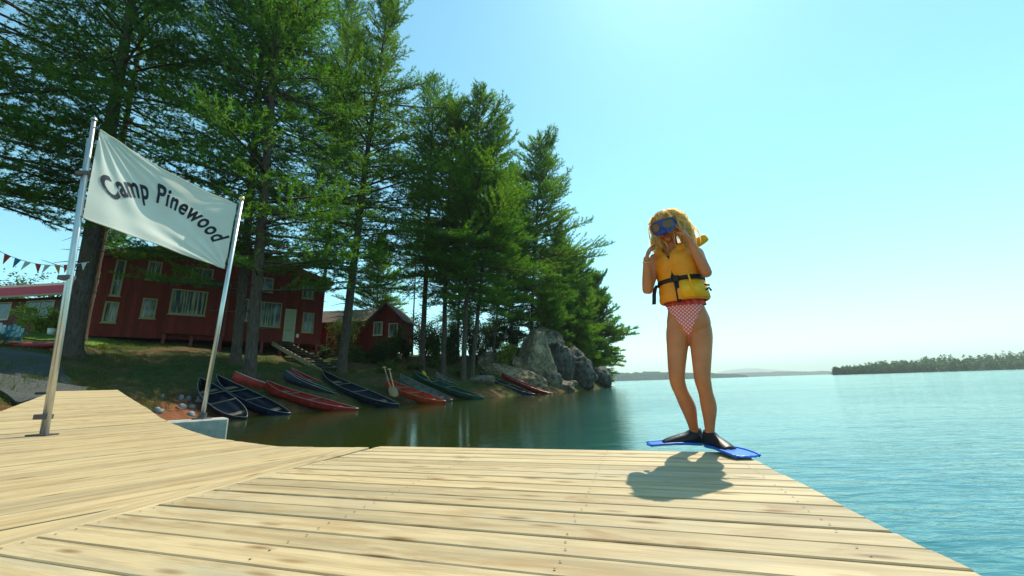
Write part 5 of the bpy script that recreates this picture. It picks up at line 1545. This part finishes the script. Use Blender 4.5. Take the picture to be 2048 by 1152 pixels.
    def shell(name, pts, o0, o1, mat, parent, cap=True):
        n_ = len(pts); V = [face_pt(x, z, o0) for x, z in pts] + [face_pt(x, z, o1) for x, z in pts]
        cx, cz = np.mean(pts, 0); V += [face_pt(cx + (x-cx)*.5, cz + (z-cz)*.5, o1) for x, z in pts] + [face_pt(cx, cz, o1)]
        F = [(i, (i+1) % n_, n_ + (i+1) % n_, n_+i) for i in range(n_)] + [(n_+i, n_+(i+1) % n_, 2*n_+(i+1) % n_, 2*n_+i) for i in range(n_)] + [(2*n_+i, 2*n_+(i+1) % n_, 3*n_) for i in range(n_)]
        return link(name, mesh_py(name, V, F, False), mat, parent)
    shell('frame', outline(), -.020, .024, M['mask_blue'], mask)
    for s in (-1, 1):
        pts = []
        for k in range(28):
            t = 2*math.pi*k/28; ct, st = math.cos(t), math.sin(t)
            x = .034*math.copysign(abs(ct)**.6, ct); z = .029*math.copysign(abs(st)**.6, st)
            x += s*.046 + s*(.010 if st < 0 else 0)*abs(st); pts.append((x, z + .020))
        shell('lens', pts, .022, .0275, M['lens'], mask)
    limb_pts = [hp(0, .128, .000), hp(0, .140, -.020), hp(0, .138, -.030), hp(0, .115, -.034)]
    link('nose_pocket', mesh_py('nose_pocket', *tube_np(spline(limb_pts, 10), np.linspace(.012, .020, 10), 10), True), M['mask_blue'], mask)
    Vs, Fs = [], []
    for i in range(31):
        a = rad(62) + rad(236)*i/30; rr = .104
        for c in (.002, .034): Vs.append(hp(math.sin(a)*rr*.92, math.cos(a)*rr*1.02, c + .010*math.sin((a-rad(62))/rad(236)*math.pi)))
        if i: Fs.append((2*i-2, 2*i, 2*i+1, 2*i-1))
    o = link('strap', mesh_py('strap', Vs, Fs, True), M['mask_blue'], mask); s_ = o.modifiers.new('thickness', 'SOLIDIFY'); s_.thickness = .004
    # lips
    link('lips', mesh_py('lips', *tube_np(spline([hp(-.022, .078, -.060), hp(-.010, .087, -.056), hp(0, .089, -.057), hp(.010, .087, -.056), hp(.022, .078, -.060)], 14), [.002, .004, .006, .0072, .0075, .0075, .007, .007, .0075, .0075, .0072, .006, .004, .002], 8, True, (1.1, .6)), True), M['lips'], root)

    # --- hair: a cap and many curling locks
    gr = np.random.default_rng(9); hg = Geo()
    rings = []
    for i in range(12):
        t = i/11*rad(112)
        rings.append([tuple(hp(math.sin(a)*math.sin(t)*.088, math.cos(a)*math.sin(t)*.108 - .012, math.cos(t)*.128 + .008)) for a in np.linspace(0, 2*math.pi, 25)[:-1]])
    Vh, Fh = loft(rings, False); keepF = []
    for f in Fh:
        c = np.mean([Vh[i] for i in f], axis=0) - HEADC
        if c@HU < .062 and c@HF > .035: continue
        keepF.append(f)
    hg.add(Vh, keepF)
    for k in range(1500):
        az = gr.uniform(-math.pi, math.pi); el = gr.uniform(.05, 1.25)
        fr = math.cos(az)*math.cos(el)
        s0 = np.array([math.sin(az)*math.cos(el)*.086, math.cos(az)*math.cos(el)*.104 - .012, math.sin(el)*.130 + .006])
        if fr > .35 and abs(az) < .95:           # fringe above the mask
            end = np.array([s0[0]*1.15 + gr.normal(0, .012), .108 + gr.normal(0, .005), .066 + gr.normal(0, .007)])
            pts = [s0, (s0 + end)/2 + np.array([0, .020, .020]), end]; r0 = .0030
        else:
            sd = math.copysign(1, az if abs(az) > .05 else gr.normal())
            side_amt = abs(math.sin(az))
            L = gr.uniform(.10, .22)
            out = np.array([sd*(.096 + gr.uniform(-.005, .038))*max(.45, side_amt), math.cos(az)*.075 - .02 + gr.normal(0, .014), -.005 + gr.normal(0, .02)])
            end = np.array([out[0]*(1.0 + gr.uniform(-.15, .35)), out[1] + gr.normal(0, .02) + .015, out[2] - L])
            if sd < 0: out[0] *= .86; end[0] *= .80
            w = gr.normal(0, .014, (3, 3))
            pts = [s0, s0*.55 + out*.55 + np.array([sd*.012, 0, .02]), out + w[0], out*.5 + end*.5 + w[1]*1.3 + np.array([sd*.012, 0, 0]), end + w[2]]; r0 = .0034
        W_ = [hp(*q) for q in pts]
        C = spline(W_, 12 if len(pts) > 3 else 8)
        wv = .010*np.sin(np.linspace(0, 9.0, len(C)) + 5*s0[0]/.09 + gr.normal(0, .5))*np.linspace(0, 1, len(C)); C += np.outer(wv, HR) + np.outer(wv*.6, HF)
        C[1:] += np.cumsum(gr.normal(0, .0012, (len(C)-1, 3)), 0)
        wd = np.interp(np.linspace(0, 1, len(C)), [0, .25, .75, 1], [.6, 1.2, 1.0, .2])*r0*1.5
        T_ = np.gradient(C, axis=0); ax_ = gr.normal(0, 1, 3); sd_ = np.cross(T_, ax_); sd_ /= np.linalg.norm(sd_, axis=1)[:, None] + 1e-9
        V = np.concatenate([C - sd_*wd[:, None], C + sd_*wd[:, None]]); m_ = len(C)
        hg.add(V, [(i_, i_+1, m_+i_+1, m_+i_) for i_ in range(m_-1)])
    hg.build('hair', M['hair'], root, True)
    # bracelet
    w = np.array(WRR) + (np.array(ELR) - np.array(WRR))*.16; ax = np.array(ELR) - np.array(WRR); ax /= np.linalg.norm(ax)
    e1 = np.cross(ax, [0, 1, 0]); e1 /= np.linalg.norm(e1); e2 = np.cross(ax, e1)
    ring = [w + (e1*math.cos(t) + e2*math.sin(t))*.027 for t in np.linspace(0, 2*math.pi, 25)]
    link('bracelet', mesh_py('bracelet', *tube_np(ring, .0035, 6, False), True), M['brass'], root)

    # --- fins
    def fin(heel, ang, label, Lb=.24, wide=.105):
        f = empty('swim_fin', (heel[0], heel[1], .003), ang); f.parent = root; f['label'] = label
        # pocket: a low shoe around the foot
        rows = [(-.035, .0, .032, .028), (-.01, .0, .055, .048), (.03, 0, .060, .052), (.08, 0, .048, .050), (.14, 0, .040, .050), (.20, 0, .030, .048), (.235, 0, .022, .040)]
        S_ = spline(rows, 24); rings = []
        for x, y, h, wd in S_:
            rings.append([(x, wd*math.cos(t), max(.012, h + h*.95*math.sin(t)) if True else 0) for t in np.linspace(0, 2*math.pi, 21)[:-1]])
        link('foot_pocket', mesh_py('foot_pocket', *loft(rings), True), M['fin_black'], f)
        V, F = tube_np([(-.002, 0, .06), (.0, 0, .085), (.004, 0, .112)], [.043, .039, .037], 16, False)
        cu_ = link('ankle_cuff', mesh_py('ankle_cuff', V, F, True), M['fin_black'], f); s2 = cu_.modifiers.new('thickness', 'SOLIDIFY'); s2.thickness = .004
        # blade
        n = 14; V = []; F = []
        for i in range(n):
            t = i/(n-1); x = -.02 + (.24 + Lb)*t
            w_ = np.interp(t, [0, .15, .4, .6, .92, 1.0], [.035, .055, .062, .080, wide, wide*.92]); z = .010 + .012*math.sin(t*3.0)
            for j in range(-4, 5):
                V.append((x - (.018*abs(j)/4 if i == n-1 else 0), w_*j/4, z + (.004 if j % 2 else 0)))
        for i in range(n-1):
            for j in range(8): F.append((i*9+j, (i+1)*9+j, (i+1)*9+j+1, i*9+j+1))
        b = link('blade', mesh_py('blade', V, F, True), M['fin_blue'], f); s3 = b.modifiers.new('thickness', 'SOLIDIFY'); s3.thickness = .008; s3.offset = 0
        for s in (-1, 1):
            pts = [( -.01 + (.24 + Lb - .02)*t, s*np.interp(t, [0, .15, .4, .6, .92, 1.0], [.035, .055, .062, .080, wide, wide*.9]), .018 + .012*math.sin(t*3.0)) for t in np.linspace(0, 1, 12)]
            link('side_rail', mesh_py('side_rail', *tube_np(pts, np.linspace(.008, .004, 12), 6), True), M['fin_blue'], f)
    fin((-.02, .145), math.atan2(-.28, -.95), 'blue fin pointing to the left of the picture', .13, .076)
    fin((.055, .062), math.atan2(-.89, .46), 'blue fin pointing towards the camera and right', .20, .078)
    return root
person()
# ------------------------------------------------------------------ the air over the lake
def haze():
    m, nt, out = new_mat('lake_haze')
    v = nt.nodes.new('ShaderNodeVolumePrincipled')
    v.inputs['Color'].default_value = (.90, .96, .95, 1); v.inputs['Density'].default_value = .00024
    v.inputs['Anisotropy'].default_value = .2
    nt.links.new(v.outputs[0], out.inputs['Volume'])
    b = Geo().box(-9100, 11100, -3100, 9700, -8.5, 260).build('haze', m)
    tag(b, 'thin bright haze over the lake', 'haze', kind='stuff')
haze()
